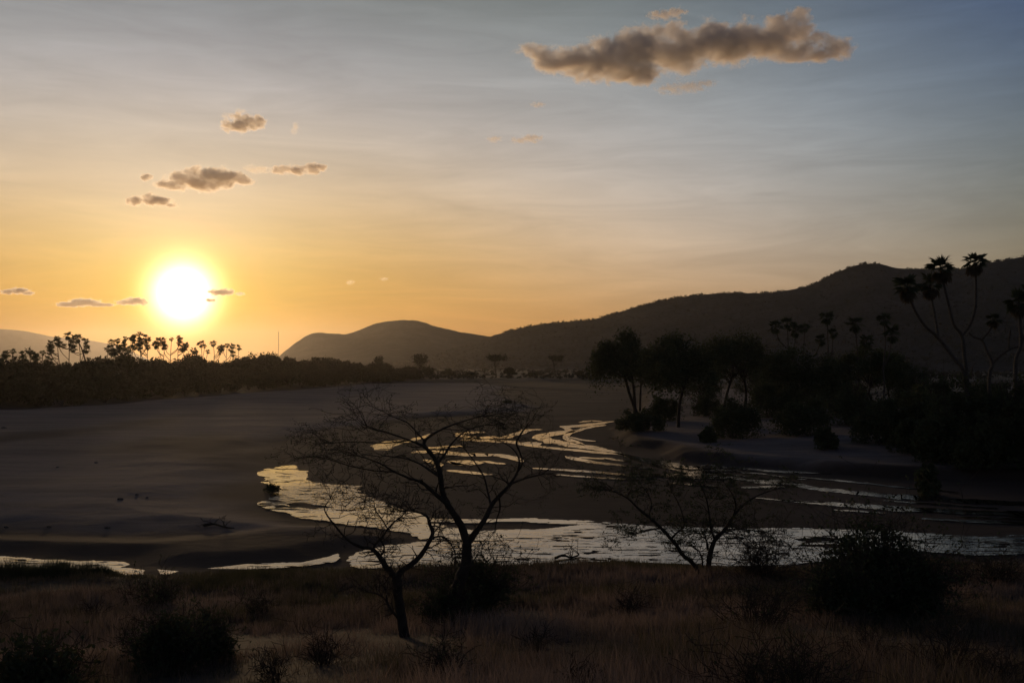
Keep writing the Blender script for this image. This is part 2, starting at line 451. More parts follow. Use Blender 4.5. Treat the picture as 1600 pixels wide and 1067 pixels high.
def add_sheet(pix, holes=(), amp=1.0, z=WZ):
    """thin strips of water along the flow wherever the ragged outline holds water"""
    xs_ = [p[0] for p in pix]; ys_ = [p[1] for p in pix]
    dy, dx = .55, 1.1
    X, Y = np.meshgrid(np.arange(min(xs_) - 20, max(xs_) + 20, dx), np.arange(min(ys_) - 3, max(ys_) + 3, dy))
    fx, fy = X.ravel(), Y.ravel() * 3.2
    f = sdf(fx, fy, [(a, b * 3.2) for a, b in pix])
    for h_ in holes: f = np.minimum(f, -sdf(fx, fy, [(a, b * 3.2) for a, b in h_]))
    n_ = (fbm(fx / 26, fy / 7.5, 77, 4) - .5) * 17 + (fbm(fx / 90, fy / 30, 71, 3) - .5) * 10
    lens = (fbm(fx / 34, fy / 6, 151, 4) - .66) * 60                 # low mud showing through shallow water
    f = np.minimum(f + n_ * amp, np.maximum(-lens, -8) + 1.2)
    F_ = (f > 0).reshape(X.shape)
    for r in range(X.shape[0]):
        row = F_[r]
        e = np.flatnonzero(np.diff(np.concatenate([[0], row.astype(np.int8), [0]])))
        for a, b_ in zip(e[::2], e[1::2]):
            if b_ - a < 2: continue
            xa = X[r, a]; xe = X[r, b_ - 1] + dx; y0 = Y[r, 0]; k = max(1, int((xe - xa) / 60))
            for q in range(k):
                u0, u1 = xa + (xe - xa) * q / k, xa + (xe - xa) * (q + 1) / k
                b0 = len(VW)
                VW.extend([(*gp(u0, y0), z), (*gp(u1, y0), z), (*gp(u1, y0 + dy), z), (*gp(u0, y0 + dy), z)])
                FW.append((b0, b0 + 1, b0 + 2)); FW.append((b0, b0 + 2, b0 + 3))
W1 = [(404, 739), (415, 733), (440, 729.5), (460, 727), (463, 731), (452, 736), (478, 734), (480, 741), (475, 748), (485, 753), (510, 756), (535, 757), (568, 759), (556, 765), (565, 771), (577, 776), (588, 781), (604, 788),
      (630, 797), (660, 803), (672, 809), (700, 811), (760, 811.5), (820, 810), (870, 812), (900, 814), (960, 818), (1030, 823), (1100, 824), (1180, 826), (1290, 826), (1400, 830), (1450, 834), (1520, 838), (1600, 836),
      (1900, 838), (1900, 864), (1600, 866), (1540, 868), (1440, 862), (1340, 866), (1300, 874), (1240, 882), (1190, 886), (1050, 881), (950, 877), (860, 883), (760, 888), (640, 888), (560, 889), (546, 885), (547, 872),
      (560, 862), (600, 853), (640, 849), (656, 843), (640, 834), (590, 826), (560, 822), (525, 818), (505, 813), (470, 810), (445, 802), (425, 797), (405, 791), (403, 786), (418, 781), (427, 773), (437, 768), (437, 763),
      (425, 758), (408, 754), (412, 748)]
ISL1 = [(668, 815.5), (720, 817), (800, 816), (860, 817), (925, 819.5), (880, 823), (850, 827), (800, 827.5), (760, 829), (705, 825)]
ISL2 = [(440, 786), (470, 785), (500, 789), (520, 793), (490, 795), (455, 792)]
ISL3 = [(1240, 842), (1290, 840), (1320, 843), (1290, 846), (1250, 846)]
ISL4 = [(1245, 852), (1300, 850), (1330, 853), (1290, 856)]
add_sheet(W1, (ISL1, ISL2, ISL3, ISL4), .75)
add_sheet([(-400, 862), (0, 869), (60, 874), (130, 876), (190, 878), (200, 882.5), (187, 887), (224, 891), (222, 897), (190, 900), (100, 903), (0, 905), (-400, 912)], (), .5)
add_sheet([(246, 890), (276, 893), (262, 898), (250, 897)], (), .4)
add_sheet([(325, 888.5), (380, 882), (430, 880), (470, 879.5), (500, 873), (527, 866), (530, 872), (520, 878), (480, 884), (430, 888), (380, 890)], (), .35)
add_sheet([(578, 697), (600, 690), (640, 686), (672, 679), (670, 683), (640, 691), (615, 697), (606, 703), (585, 703)], (), .5)
add_sheet([(812, 692), (828, 689.5), (846, 692), (842, 696), (826, 697)], (), .3)
add_sheet([(1062, 738), (1100, 737), (1125, 742), (1128, 747), (1090, 748), (1050, 746), (1030, 742)], (), .5)
add_sheet([(1182, 749), (1224, 749), (1228, 755), (1200, 757), (1180, 756)], (), .5)
for s in [[(755, 675, 1.5), (735, 676, 3), (714, 679, 3.4), (735, 685, 3), (790, 683, 3.4), (812, 677, 4.4), (820, 673, 4), (842, 670.5, 1.6)],
          [(742, 682, 2), (725, 687, 3.4), (760, 688, 3.4), (800, 691, 3.4), (830, 697, 3), (860, 700, 2.6), (900, 704, 2.8), (960, 709, 3), (978, 712, 2)],
          [(957, 658, 1.5), (935, 662, 2.4), (882, 668, 4), (892, 673, 4), (852, 680, 6), (842, 684, 8), (870, 691, 6.5), (905, 697, 7), (940, 703, 5), (972, 709.5, 3.4), (1000, 717, 6), (1040, 724, 8), (1078, 732, 7), (1115, 731, 2.5)],
          [(945, 664, 1.5), (920, 668, 2), (890, 676, 2.5), (882, 684, 4), (896, 690, 5), (912, 696, 3)],
          [(884, 713, 2), (900, 717, 5), (925, 722, 3.4), (975, 728, 2.6), (1018, 733, 1.6)],
          [(832, 732, 1.4), (880, 734.5, 2.4), (930, 738, 2.6), (985, 743, 3.2), (1030, 743, 4.4), (1080, 745, 5), (1124, 745, 3)],
          [(868, 742, 1.2), (920, 745.5, 2), (975, 749, 1.8), (1018, 751, 1)],
          [(1045, 755, 1.4), (1080, 757, 2.2), (1122, 761, 1.4)],
          [(1095, 727, 4), (1140, 731, 3.2), (1200, 736, 3), (1300, 741, 2)],
          [(1120, 745, 3), (1185, 752, 4), (1228, 754, 8), (1270, 763, 6.5), (1320, 769, 5.4), (1400, 776, 7.5), (1450, 779, 6.5), (1500, 783, 6.5), (1600, 787, 5.5), (1850, 794, 5)],
          [(1220, 782, 2), (1300, 788, 5), (1400, 795, 7), (1500, 800, 6.4), (1600, 804, 7.5), (1850, 812, 8)],
          [(1440, 811, 2), (1520, 815, 3.6), (1600, 818, 4.6), (1850, 826, 4)],
          [(1000, 722, 1.4), (1050, 731, 2), (1120, 740, 2.2), (1170, 745, 1.2)], [(1015, 727, 1.2), (1075, 738, 2.6), (1140, 740, 1.4)], [(1060, 734, 2), (1130, 735, 3), (1190, 741, 2), (1260, 750, 1.4)],
          [(1240, 745, 1.2), (1320, 752, 2.4), (1420, 763, 2), (1500, 770, 1.2)], [(1380, 782, 1.4), (1460, 788, 2.4), (1560, 795, 2)], [(1500, 808, 1.4), (1580, 811, 2.6), (1700, 816, 2)],
          [(905, 715, 1.4), (950, 717, 2.4), (985, 722, 1.6)], [(930, 690, 1.2), (905, 687, 2), (888, 682, 1.4)], [(1180, 778, 1), (1230, 783, 1.8), (1290, 786, 1.2)],
          [(664, 701, 2), (690, 699, 3), (722, 696.5, 2)],
          [(644, 706, 2), (680, 706.5, 4), (730, 711, 4), (780, 711, 3), (800, 715, 6), (816, 722, 2.5)],
          [(706, 724, 3), (725, 723, 8), (752, 725, 3)], [(752, 720.5, 2.4), (788, 725.5, 2)], [(700, 735, 2), (730, 738, 3), (768, 742.5, 1.8)], [(664, 718, 2.6), (690, 727, 4), (680, 731, 2)],
          [(1158, 762, 1.6), (1190, 761, 3), (1226, 760.5, 2)], [(1300, 797, 1.2), (1340, 799, 2), (1382, 802, 1)], [(905, 660, 1), (925, 657.5, 1.6), (940, 659, 1)]]:
    A, B = stroke(s); b0 = len(VW); n = len(A)
    VW.extend([(p[0], p[1], WZ + .004) for p in A]); VW.extend([(p[0], p[1], WZ + .004) for p in B])
    FW.extend([(b0 + i, b0 + n + i, b0 + n + i + 1) for i in range(n - 1)]); FW.extend([(b0 + i, b0 + n + i + 1, b0 + i + 1) for i in range(n - 1)])
VWa = np.array(VW); FWa = np.array(FW)
nrm = np.cross(VWa[FWa[:, 1]] - VWa[FWa[:, 0]], VWa[FWa[:, 2]] - VWa[FWa[:, 0]])[:, 2]
FWa[nrm < 0] = FWa[nrm < 0][:, ::-1]
struct(obj('river_water', mesh_from('river_water', VWa, [FWa], M['water'])))

# wet slivers of mud breaking the surface
VW, FW = [], []
rm = random.Random(17)
def sliver(x, y, L, h):
    k = 9; c = (x, y, WZ + .008); b = len(VW)
    ring = [(x + L * .5 * math.cos(2 * math.pi * i / (2 * k)) * rm.uniform(.75, 1.1), y + h * .5 * math.sin(2 * math.pi * i / (2 * k)) * rm.uniform(.4, 1.3) + .12 * L * .1 * math.cos(2 * math.pi * i / (2 * k))) for i in range(2 * k)]
    VW.append((*gp(x, y), c[2])); VW.extend([(*gp(a, c_), WZ + .006) for a, c_ in ring])
    FW.extend([(b, b + 1 + (i + 1) % (2 * k), b + 1 + i) for i in range(2 * k)])
for x0, x1, y0, y1, n_, l0, l1 in ((415, 500, 776, 802, 26, 14, 50), (410, 475, 731, 756, 12, 8, 26), (555, 660, 790, 822, 14, 10, 40), (560, 690, 858, 884, 22, 8, 34), (700, 960, 832, 874, 30, 10, 46), (960, 1240, 832, 876, 34, 10, 50),
                                   (1240, 1330, 838, 868, 12, 16, 46), (1450, 1640, 838, 862, 24, 16, 60), (20, 190, 868, 886, 14, 10, 40), (360, 520, 872, 886, 8, 8, 26), (1030, 1125, 738, 748, 8, 8, 26), (520, 580, 757, 772, 8, 8, 22)):
    for _ in range(n_): sliver(rm.uniform(x0, x1), rm.uniform(y0, y1), rm.uniform(l0, l1), rm.uniform(.5, 1.5))
VWa = np.array(VW); FWa = np.array(FW)
nrm = np.cross(VWa[FWa[:, 1]] - VWa[FWa[:, 0]], VWa[FWa[:, 2]] - VWa[FWa[:, 0]])[:, 2]
FWa[nrm < 0] = FWa[nrm < 0][:, ::-1]
struct(obj('mud_bars', mesh_from('mud_bars', VWa, [FWa], M['ground'])))

# ------------------------------------------------------------------ hills
def prof(pts, x): return np.interp(x, [p[0] for p in pts], [p[1] for p in pts])
def make_hill(name, sil, d0, d1, front, seed, rough_px=0.8, ncol=420, nrow=46, gul=1.0):
    xs = np.linspace(sil[0][0], sil[-1][0], ncol)
    ys = prof(sil, xs)
    k = np.ones(7) / 7; ys = np.convolve(np.pad(ys, 3, 'edge'), k, 'valid')
    ys = ys + (fbm(xs / 9, xs * 0, seed, 4) - .5) * rough_px * 2
    D = np.interp(xs, [sil[0][0], sil[-1][0]], [d0, d1])
    crest = np.array([tuple(pt(x, y, d)) for x, y, d in zip(xs, ys, D)])
    t = np.concatenate([np.linspace(-1, 0, nrow), np.linspace(0, 1, nrow // 3)[1:]])
    V = np.zeros((len(t), ncol, 3))
    for i, tt in enumerate(t):
        off = tt * front
        fx = crest[:, 0] + off * crest[:, 0] / D; fy = crest[:, 1] + off
        g = fbm(fx / 160, fy / 230, seed + 3, 5)
        a = (1 - abs(tt)); sh = a ** 1.45 if tt < 0 else a ** 1.2
        amp = np.sin(math.pi * a) * .34 * gul
        z = -1.0 + (crest[:, 2] + 1.0) * np.clip(sh * (1 + amp * (g - .62) * 1.8), 0, 1)
        V[i, :, 0] = fx; V[i, :, 1] = fy; V[i, :, 2] = z
    nr = len(t)
    i = np.arange(nr - 1)[:, None]; j = np.arange(ncol - 1)[None, :]
    q = np.stack([i * ncol + j, i * ncol + j + 1, (i + 1) * ncol + j + 1, (i + 1) * ncol + j], -1).reshape(-1, 4)
    struct(obj(name, mesh_from(name, V.reshape(-1, 3), [q], M['hill'], True)))
    return V
RIDGE = [(560, 574), (640, 562), (690, 552), (730, 540), (768, 525), (815, 512), (850, 506), (880, 503), (930, 499), (960, 490), (1000, 478), (1040, 468), (1080, 462), (1130, 457.5), (1200, 458), (1240, 452), (1270, 445), (1290, 435),
         (1310, 424), (1340, 414), (1365, 411), (1385, 414), (1400, 419), (1430, 420), (1470, 420), (1500, 421), (1530, 413), (1560, 408), (1600, 401), (1700, 384), (1800, 380), (1950, 410), (2200, 470), (2500, 560)]
ridge = make_hill('ridge', RIDGE, 2700, 1500, 800, 11, .9, 620)
MIDHILL = [(420, 572), (440, 553), (452, 543), (470, 530), (482, 523), (495, 519), (512, 520.5), (540, 522.5), (556, 518), (570, 512), (585, 506), (604, 502), (630, 500), (650, 500.5), (664, 504), (680, 510), (720, 519), (760, 525),
           (800, 531), (860, 545), (930, 572)]
make_hill('hill', MIDHILL, 3600, 3600, 900, 23, .6, 260)
FARHILL = [(-500, 560), (-300, 535), (-150, 518), (-60, 513), (0, 514), (40, 517), (80, 526), (130, 530), (165, 536), (200, 546), (250, 570)]
make_hill('distant_hill', FARHILL, 9000, 9000, 1200, 37, .5, 220)

# ------------------------------------------------------------------ geometry kits: tubes, twigs, leaves
def tube(pts, radii, sides=8, sub=4, seed=0, lump=.08):
    """smooth tapering tube through points -> V, [quads, tris]"""
    P = [Vector(p) for p in pts]; Q, R = [], []
    n = len(P)
    for i in range(n - 1):
        p0, p1, p2, p3 = P[max(i - 1, 0)], P[i], P[i + 1], P[min(i + 2, n - 1)]
        for s in range(sub):
            t = s / sub
            Q.append(.5 * ((2 * p1) + (p2 - p0) * t + (2 * p0 - 5 * p1 + 4 * p2 - p3) * t * t + (3 * p1 - p0 - 3 * p2 + p3) * t ** 3))
            R.append(radii[i] + (radii[i + 1] - radii[i]) * t)
    Q.append(P[-1]); R.append(radii[-1])
    V, F = [], []
    rg = random.Random(seed)
    for i, q in enumerate(Q):
        d = (Q[min(i + 1, len(Q) - 1)] - Q[max(i - 1, 0)]).normalized()
        u = d.cross(Vector((.31, .95, .05))).normalized(); v = d.cross(u)
        for k in range(sides):
            a = 2 * math.pi * k / sides
            r = R[i] * (1 + rg.uniform(-lump, lump))
            V.append(q + (u * math.cos(a) + v * math.sin(a)) * r)
    for i in range(len(Q) - 1):
        for k in range(sides):
            k2 = (k + 1) % sides
            F.append((i * sides + k, i * sides + k2, (i + 1) * sides + k2, (i + 1) * sides + k))
    V.append(Q[-1] + (Q[-1] - Q[-2]) * .2); c = len(V) - 1; b = (len(Q) - 1) * sides
    T = [(b + k, b + (k + 1) % sides, c) for k in range(sides)]
    return np.array([tuple(v) for v in V]), [np.array(F), np.array(T)]
def twig_mesh(segs):
    """three-sided prisms for many twig segments (p0, p1, r0, r1)"""
    A = np.array([tuple(s[0]) for s in segs]); B = np.array([tuple(s[1]) for s in segs])
    r0 = np.array([s[2] for s in segs])[:, None]; r1 = np.array([s[3] for s in segs])[:, None]
    d = B - A; d /= np.linalg.norm(d, axis=1, keepdims=True) + 1e-9
    ref = np.where(np.abs(d[:, 2:3]) > .8, np.array([[1., 0, 0]]), np.array([[0, 0, 1.]]))
    u = np.cross(d, ref); u /= np.linalg.norm(u, axis=1, keepdims=True) + 1e-9; v = np.cross(d, u)
    V = np.zeros((len(segs), 6, 3))
    for k in range(3):
        a = 2 * math.pi * k / 3; o = u * math.cos(a) + v * math.sin(a)
        V[:, k] = A - d * r0 * .5 + o * r0; V[:, 3 + k] = B + d * r1 * .5 + o * r1
    b = np.arange(len(segs))[:, None, None] * 6
    q = b + np.array([[0, 1, 4, 3], [1, 2, 5, 4], [2, 0, 3, 5]])[None]
    return V.reshape(-1, 3), [q.reshape(-1, 4)]
def grow(segs, tips, rg, p, d, length, r, lev, cfg):
    """a twig that wanders, forks and thins"""
    step = cfg['step'] * (0.8 ** lev) * rg.uniform(.8, 1.2)
    n = max(2, int(length / step)); rr = r
    p = Vector(p); d = Vector(d).normalized()
    for i in range(n):
        d = d + Vector((rg.gauss(0, cfg['wob']), rg.gauss(0, cfg['wob']), rg.gauss(0, cfg['wob']) + cfg['up']))
        if cfg.get('flat'): d.z *= cfg['flat']
        d.normalize(); q = p + d * step
        r2 = max(rr * (1 - .75 / n), cfg['rmin'])
        segs.append((p.copy(), q.copy(), rr, r2)); p, rr = q, r2
        if lev < cfg['levels'] and i >= 0 and rg.random() < cfg['fork']:
            side = Vector((rg.gauss(0, 1), rg.gauss(0, 1), rg.gauss(0, .6) * cfg.get('flat', 1)))
            side = side - d * side.dot(d)
            if side.length > 1e-3:
                nd = d * rg.uniform(.35, .8) + side.normalized()
                grow(segs, tips, rg, p, nd, length * rg.uniform(.4, .72), rr * .72, lev + 1, cfg)
    tips.append(p.copy())
def leaf_cards(rs, centres, spread, size, n_per, flat=1.0):
    """small leaf faces scattered round twig ends"""
    C = np.repeat(np.array([tuple(c) for c in centres]), n_per, 0)
    N = len(C)
    C = C + rs.normal(size=(N, 3)) * np.array([spread, spread, spread * flat])
    a = rs.normal(size=(N, 3)); a /= np.linalg.norm(a, axis=1, keepdims=True)
    b = rs.normal(size=(N, 3)); b = np.cross(a, b); b /= np.linalg.norm(b, axis=1, keepdims=True)
    s = size * rs.uniform(.55, 1.3, (N, 1))
    V = np.stack([C - a * s, C + b * s * .5, C + a * s, C - b * s * .5], 1).reshape(-1, 3)
    return V, [np.arange(N * 4).reshape(-1, 4)]
def crown_points(rs, lobes, n):
    """points in lumpy lobes, denser towards their skin"""
    w_ = np.array([l[1][0] * l[1][1] * l[1][2] for l in lobes]) ** .67; w_ /= w_.sum()
    idx = rs.choice(len(lobes), n, p=w_)
    d = rs.normal(size=(n, 3)); d /= np.linalg.norm(d, axis=1, keepdims=True)
    rad = rs.uniform(.25, 1.0, (n, 1)) ** .5 * (1 + .18 * rs.normal(size=(n, 1)))
    C = np.array([l[0] for l in lobes])[idx]; R = np.array([l[1] for l in lobes])[idx]
    return C + d * rad * R

def dome_points(rs, c, w_, z0, z1, n, hang, clumps=70, under=.15):
    """leaf points of a ragged dome: clumps on its skin with strands hanging from them"""
    a = rs.uniform(0, 2 * math.pi, clumps); q = rs.uniform(0, 1, clumps) ** .55
    fr = 1 + .16 * np.sin(a * 2 + rs.uniform(0, 6)) + .12 * np.sin(a * 5 + rs.uniform(0, 6))
    zt = z0 + (z1 - z0) * np.sqrt(np.clip(1 - q ** 2 * .92, 0, 1)) * rs.uniform(1 - under * 2.2, 1.03, clumps)
    K = np.stack([c[0] + np.cos(a) * q * fr * w_ / 2, c[1] + np.sin(a) * q * fr * w_ / 2, zt], 1)
    sz = w_ * rs.uniform(.035, .085, clumps)
    i = rs.integers(0, clumps, n)
    P = K[i] + rs.normal(size=(n, 3)) * sz[i][:, None] * np.array([1, 1, .7])
    P[:, 2] -= np.abs(rs.normal(size=n)) * hang * (rs.uniform(0, 1, n) < .55)
    return P, K
# ------------------------------------------------------------------ woodland trees
def crown_lobes(rs, w_, h, z0, kind):
    """lobes of a crown of width w_, from z0 up by h"""
    L = []
    if kind == 'umbrella':
        for k in range(9):
            a = rs.uniform(0, 6.28); q = rs.uniform(.1, .75) * w_ / 2
            L.append(((math.cos(a) * q, math.sin(a) * q, z0 + h * rs.uniform(.6, .9)), (w_ * rs.uniform(.16, .26), w_ * rs.uniform(.16, .26), h * rs.uniform(.14, .26))))
    else:
        for k in range(11):
            a = rs.uniform(0, 6.28); f = rs.uniform(.1, 1); q = rs.uniform(.15, .75) * w_ / 2 * (1 - .45 * f)
            s = rs.uniform(.13, .26)
            L.append(((math.cos(a) * q, math.sin(a) * q, z0 + h * (.12 + .74 * f)), (w_ * s, w_ * s, h * s * rs.uniform(.6, .9))))
    return L
def tree_meshes(seed, w_, h, bole, kind, nleaf, leafsize):
    """trunk with limbs + crown of leaf faces; base at the origin"""
    rs = np.random.default_rng(seed); rg = random.Random(seed)
    z0 = bole
    lobes = crown_lobes(rs, w_, h - bole, z0, kind)
    V, polys = crown_points(rs, lobes, nleaf), None
    crV, crF = leaf_cards(rs, V, leafsize * .3, leafsize, 1)
    low = crV[:, 2] < .15; crV[low, 2] = .15
    segs = []
    top = Vector((rg.uniform(-.08, .08) * h, rg.uniform(-.08, .08) * h, bole))
    r = h * .026
    mid = top * .5 + Vector((rg.uniform(-.2, .2), rg.uniform(-.2, .2), 0))
    segs += [(Vector((0, 0, -.3)), mid, r * 1.3, r), (mid, top, r, r * .85)]
    for (c, R_) in lobes:
        c = Vector(c); m_ = top.lerp(c, .5) + Vector((0, 0, -.1 * (c - top).length))
        segs += [(top, m_, r * .6, r * .38), (m_, c, r * .38, r * .15)]
        for k in range(4):
            q = c + Vector((rg.gauss(0, R_[0] * .6), rg.gauss(0, R_[1] * .6), rg.gauss(0, R_[2] * .5)))
            segs.append((m_.lerp(c, rg.uniform(.3, 1)), q, r * .16, r * .06))
    tV, tF = twig_mesh(segs)
    return mesh_from('trunk', tV, tF, M['bark']), mesh_from('crown', crV, crF, M['leaf_far'] if leafsize > .4 else M['leaf'])
TREE_CACHE = {}
def tree(name, label, cat, x, y, w_, h, kind='round', seed=0, nleaf=900, leafsize=.5, bole=None, group=None, z=None):
    key = (round(w_ / 2) * 2, round(h / 2) * 2, kind, seed % 4, nleaf, leafsize)
    if key not in TREE_CACHE:
        TREE_CACHE[key] = tree_meshes(int(key[0] * 31 + key[1] * 7) % 1000 + seed, w_, h, bole if bole is not None else h * .3, kind, nleaf, leafsize) + (w_, h)
    tm, cm, w0_, h0_ = TREE_CACHE[key]
    t = thing(name, label, cat, (x, y, gz(x, y) if z is None else z), group)
    t.rotation_euler.z = (seed * 2.39) % 6.28; t.scale = (w_ / w0_, w_ / w0_, h / h0_)
    obj('trunk', tm, t); obj('crown', cm, t)
    return t

# ------------------------------------------------------------------ doum palms
def fan_leaf(seed, R, droop=.25, nl=11):
    """one fan leaf: petiole and radiating leaflets, grows along +X from the origin"""
    rg = random.Random(seed); V, T, Q = [], [], []
    pl = R * .36
    V += [(0, -.025, 0), (0, .025, 0), (pl, .018, -.02 * pl), (pl, -.018, -.02 * pl)]; Q.append((0, 1, 2, 3))
    for k in range(nl):
        a = math.radians(-78 + 156 * k / (nl - 1) + rg.uniform(-4, 4)); L = R * .64 * (1 - .28 * abs(math.sin(a)) ** 2) * rg.uniform(.85, 1.1)
        dx, dy = math.cos(a), math.sin(a); wv = L * .095
        b = len(V); bx, bz = pl, -.02 * pl
        V += [(bx, 0, bz), (bx + dx * L * .55 - dy * wv, dy * L * .55 + dx * wv, bz - droop * .18 * L + .04), (bx + dx * L * .55 + dy * wv, dy * L * .55 - dx * wv, bz - droop * .18 * L - .04),
              (bx + dx * L, dy * L, bz - droop * L * rg.uniform(.6, 1.2))]
        T += [(b, b + 1, b + 2), (b + 1, b + 3, b + 2)]
    return np.array(V), Q, T
LEAF_VARIANTS = [fan_leaf(s, 1.0, .25 + .12 * s) for s in range(3)]
def leaf_rot(az, el, roll): return Matrix.Rotation(az, 3, 'Z') @ Matrix.Rotation(-el, 3, 'Y') @ Matrix.Rotation(roll, 3, 'X')
def tuft_arrays(rg, c, R, n=22, dead=12, lean=None):
    """a whole palm crown in one mesh"""
    V, Q, T = [], [], []
    for k in range(n + dead):
        az = k * 2.4 + rg.uniform(-.3, .3)
        el = math.radians(rg.uniform(-30, 80)) if k < n else math.radians(rg.uniform(-85, -35))
        lv, lq, lt = LEAF_VARIANTS[k % 3]
        m = np.array(leaf_rot(az, el, rg.uniform(-.6, .6)))
        b = len(V) and sum(len(v) for v in V)
        V.append(lv @ m.T * R * rg.uniform(.85, 1.1) * (1 if k < n else .85) + np.array(c))
        Q += [tuple(b + i for i in q) for q in lq]; T += [tuple(b + i for i in t) for t in lt]
    return np.vstack(V), [np.array(Q), np.array(T)]
LEAF_MESH = [mesh_from('palm_leaf', v, [np.array(q), np.array(t)], M['palm_leaf']) for v, q, t in LEAF_VARIANTS]
def near_crown(t, c, R, rg, n=18):
    """palm crown with every leaf an object; old hanging leaves make the crown mesh itself"""
    V, F = tuft_arrays(rg, (0, 0, 0), R * 1.2, 0, 14)
    cr = obj('crown', mesh_from('crown', V, F, M['dead_leaf']), t, Vector(c) - root_loc(t))
    for k in range(n):
        lf = obj('palm_leaf', LEAF_MESH[k % 3], cr)
        m = leaf_rot(k * 2.4 + rg.uniform(-.3, .3), math.radians(rg.uniform(-25, 78)), rg.uniform(-.6, .6))
        s = R * rg.uniform(.85, 1.12)
        lf.matrix_local = m.to_4x4() @ Matrix.Scale(s, 4)
def doum(label, base, tips, forks, r0, R, group, near=False, seed=0, name='doum_palm'):
    """base point, crown points, list of polylines (with radii) that make the branching trunk"""
    t = thing(name, label, 'palm', base, group)
    rg = random.Random(seed)
    Vs, Qs, Ts, b = [], [], [], 0
    for k, (pts, rad) in enumerate(forks):
        V, (q, tr) = tube(pts, rad, 6, 4, seed + k, .06)
        Vs.append(V); Qs.append(q + b); Ts.append(tr + b); b += len(V)
    build('trunk', np.vstack(Vs), [np.vstack(Qs), np.vstack(Ts)], M['palm_bark'], t, True)
    for c in tips:
        if near: near_crown(t, c, R * rg.uniform(.9, 1.1), rg)
        else:
            V, F = tuft_arrays(rg, c, R * rg.uniform(.65, 1.2), 15, 9)
            build('crown', V, F, M['palm_leaf'], t)
    return t
def doum_auto(label, x, y, d, group, ntip=3, seed=0, R=1.45, ground=None, spread=1.0):
    """far palm whose highest crown is seen at pixel x,y at distance d"""
    rg = random.Random(seed)
    top = pt(x, y, d); gzv = gz(top.x, d)
    base = Vector((top.x + rg.uniform(-1, 1), d, gzv - .2)); H = top.z - base.z
    tips, forks = [top], []
    f1 = base.lerp(top, rg.uniform(.45, .58)) + Vector((rg.uniform(-.4, .4), rg.uniform(-.4, .4), 0))
    r = .17
    forks.append(([base, base.lerp(f1, .5) + Vector((rg.uniform(-.3, .3), 0, 0)), f1, f1.lerp(top, .5) + Vector((rg.uniform(-.2, .5), 0, 0)), top], [r, r * .85, r * .8, r * .7, r * .6]))
    for k in range(ntip - 1):
        q = top + Vector((rg.choice((-1, 1)) * rg.uniform(1.3, 3.2) * spread, rg.uniform(-2, 2), -rg.uniform(.2, 4.2)))
        st = f1 if k == 0 else f1.lerp(top, rg.uniform(.2, .5))
        forks.append(([st, st.lerp(q, .45) + Vector(((q.x - st.x) * .25, 0, -.3)), q], [r * .7, r * .62, r * .55])); tips.append(q)
    return doum(label, base, tips, forks, r, R, group, False, seed)

# ------------------------------------------------------------------ woodland along the far bank, under the setting sun
rgw = random.Random(4)
GW = 'trees and bushes of the wood along the sandbar'
def base_d(x): return float(np.interp(x, [-80, 0, 100, 200, 300, 400, 500, 560, 640, 690], [215, 226, 240, 272, 320, 382, 440, 520, 575, 600]))
def top_y(x): return float(np.interp(x, [-80, 0, 50, 100, 150, 200, 300, 380, 410, 450, 480, 520, 560, 620, 660, 700], [556, 556, 555, 556, 557, 554, 556, 556, 549, 552, 551, 556, 560, 569, 568, 578]))
WHERE = [(-20, 'at the very picture edge'), (30, 'under the two small edge palms'), (80, 'just before the many-headed palm cluster'), (130, 'under the many-headed palm cluster'), (165, 'under the slanting palm trunk'),
         (200, 'under the start of the tall palm row'), (240, 'under the end of the tall palm row'), (285, 'directly below the sun'), (325, 'under the two-headed palm past the sun'), (365, 'under the forked palms past the sun'),
         (400, 'just past the last palm'), (440, 'below the radio mast'), (480, 'where the rounded hill begins'), (530, 'under the shoulder of the rounded hill'), (590, 'under the rising slope of the rounded hill'),
         (635, 'under the summit of the rounded hill'), (999, 'at the tapering end of the wood')]
k = 0
for row, dd, hs in ((0, 2, .5), (0, 13, .7), (1, 26, .85), (2, 50, 1.0), (3, 82, 1.0)):
    x = -75 + row * 9 + dd % 7
    while x < (655 if row < 3 else 610):
        d = base_d(x) + dd * (d_ := 1.0) + rgw.uniform(-5, 5)
        ty = top_y(x) + rgw.uniform(-4, 5)
        htop = CAM_Z + (570 - ty) / FPX * d
        px_, py_ = pt(x, 570, d).x, d
        g0 = gz(px_, py_)
        h = max(3.0, (htop - g0) * hs * rgw.uniform(.80, .96))
        wd = rgw.uniform(8, 13) * (.85 if row == 0 else 1)
        kind = 'umbrella' if row >= 2 and rgw.random() < .3 else 'round'
        lab = ['low bush fronting the wood' if dd < 5 else 'taller bush just inside the wood', 'dense dark tree inside the wood', 'dark round-topped tree on the skyline', 'dark tree behind the skyline'][row]
        if kind == 'umbrella': lab = 'dark flat-topped tree on the skyline' if row == 2 else 'dark flat-topped tree behind the skyline'
        lab += ' ' + next(w_ for q_, w_ in WHERE if x < q_)
        tree('woodland_bush' if row == 0 else 'woodland_tree', lab, 'bush' if row == 0 else 'tree', px_, py_, wd, h, kind, k, 1100, .5 if d < 330 else .6, h * (.0 if row == 0 else .12), GW, g0)
        k += 1
        x += (26 if row < 3 else 34) * 330 / d * rgw.uniform(.8, 1.15)
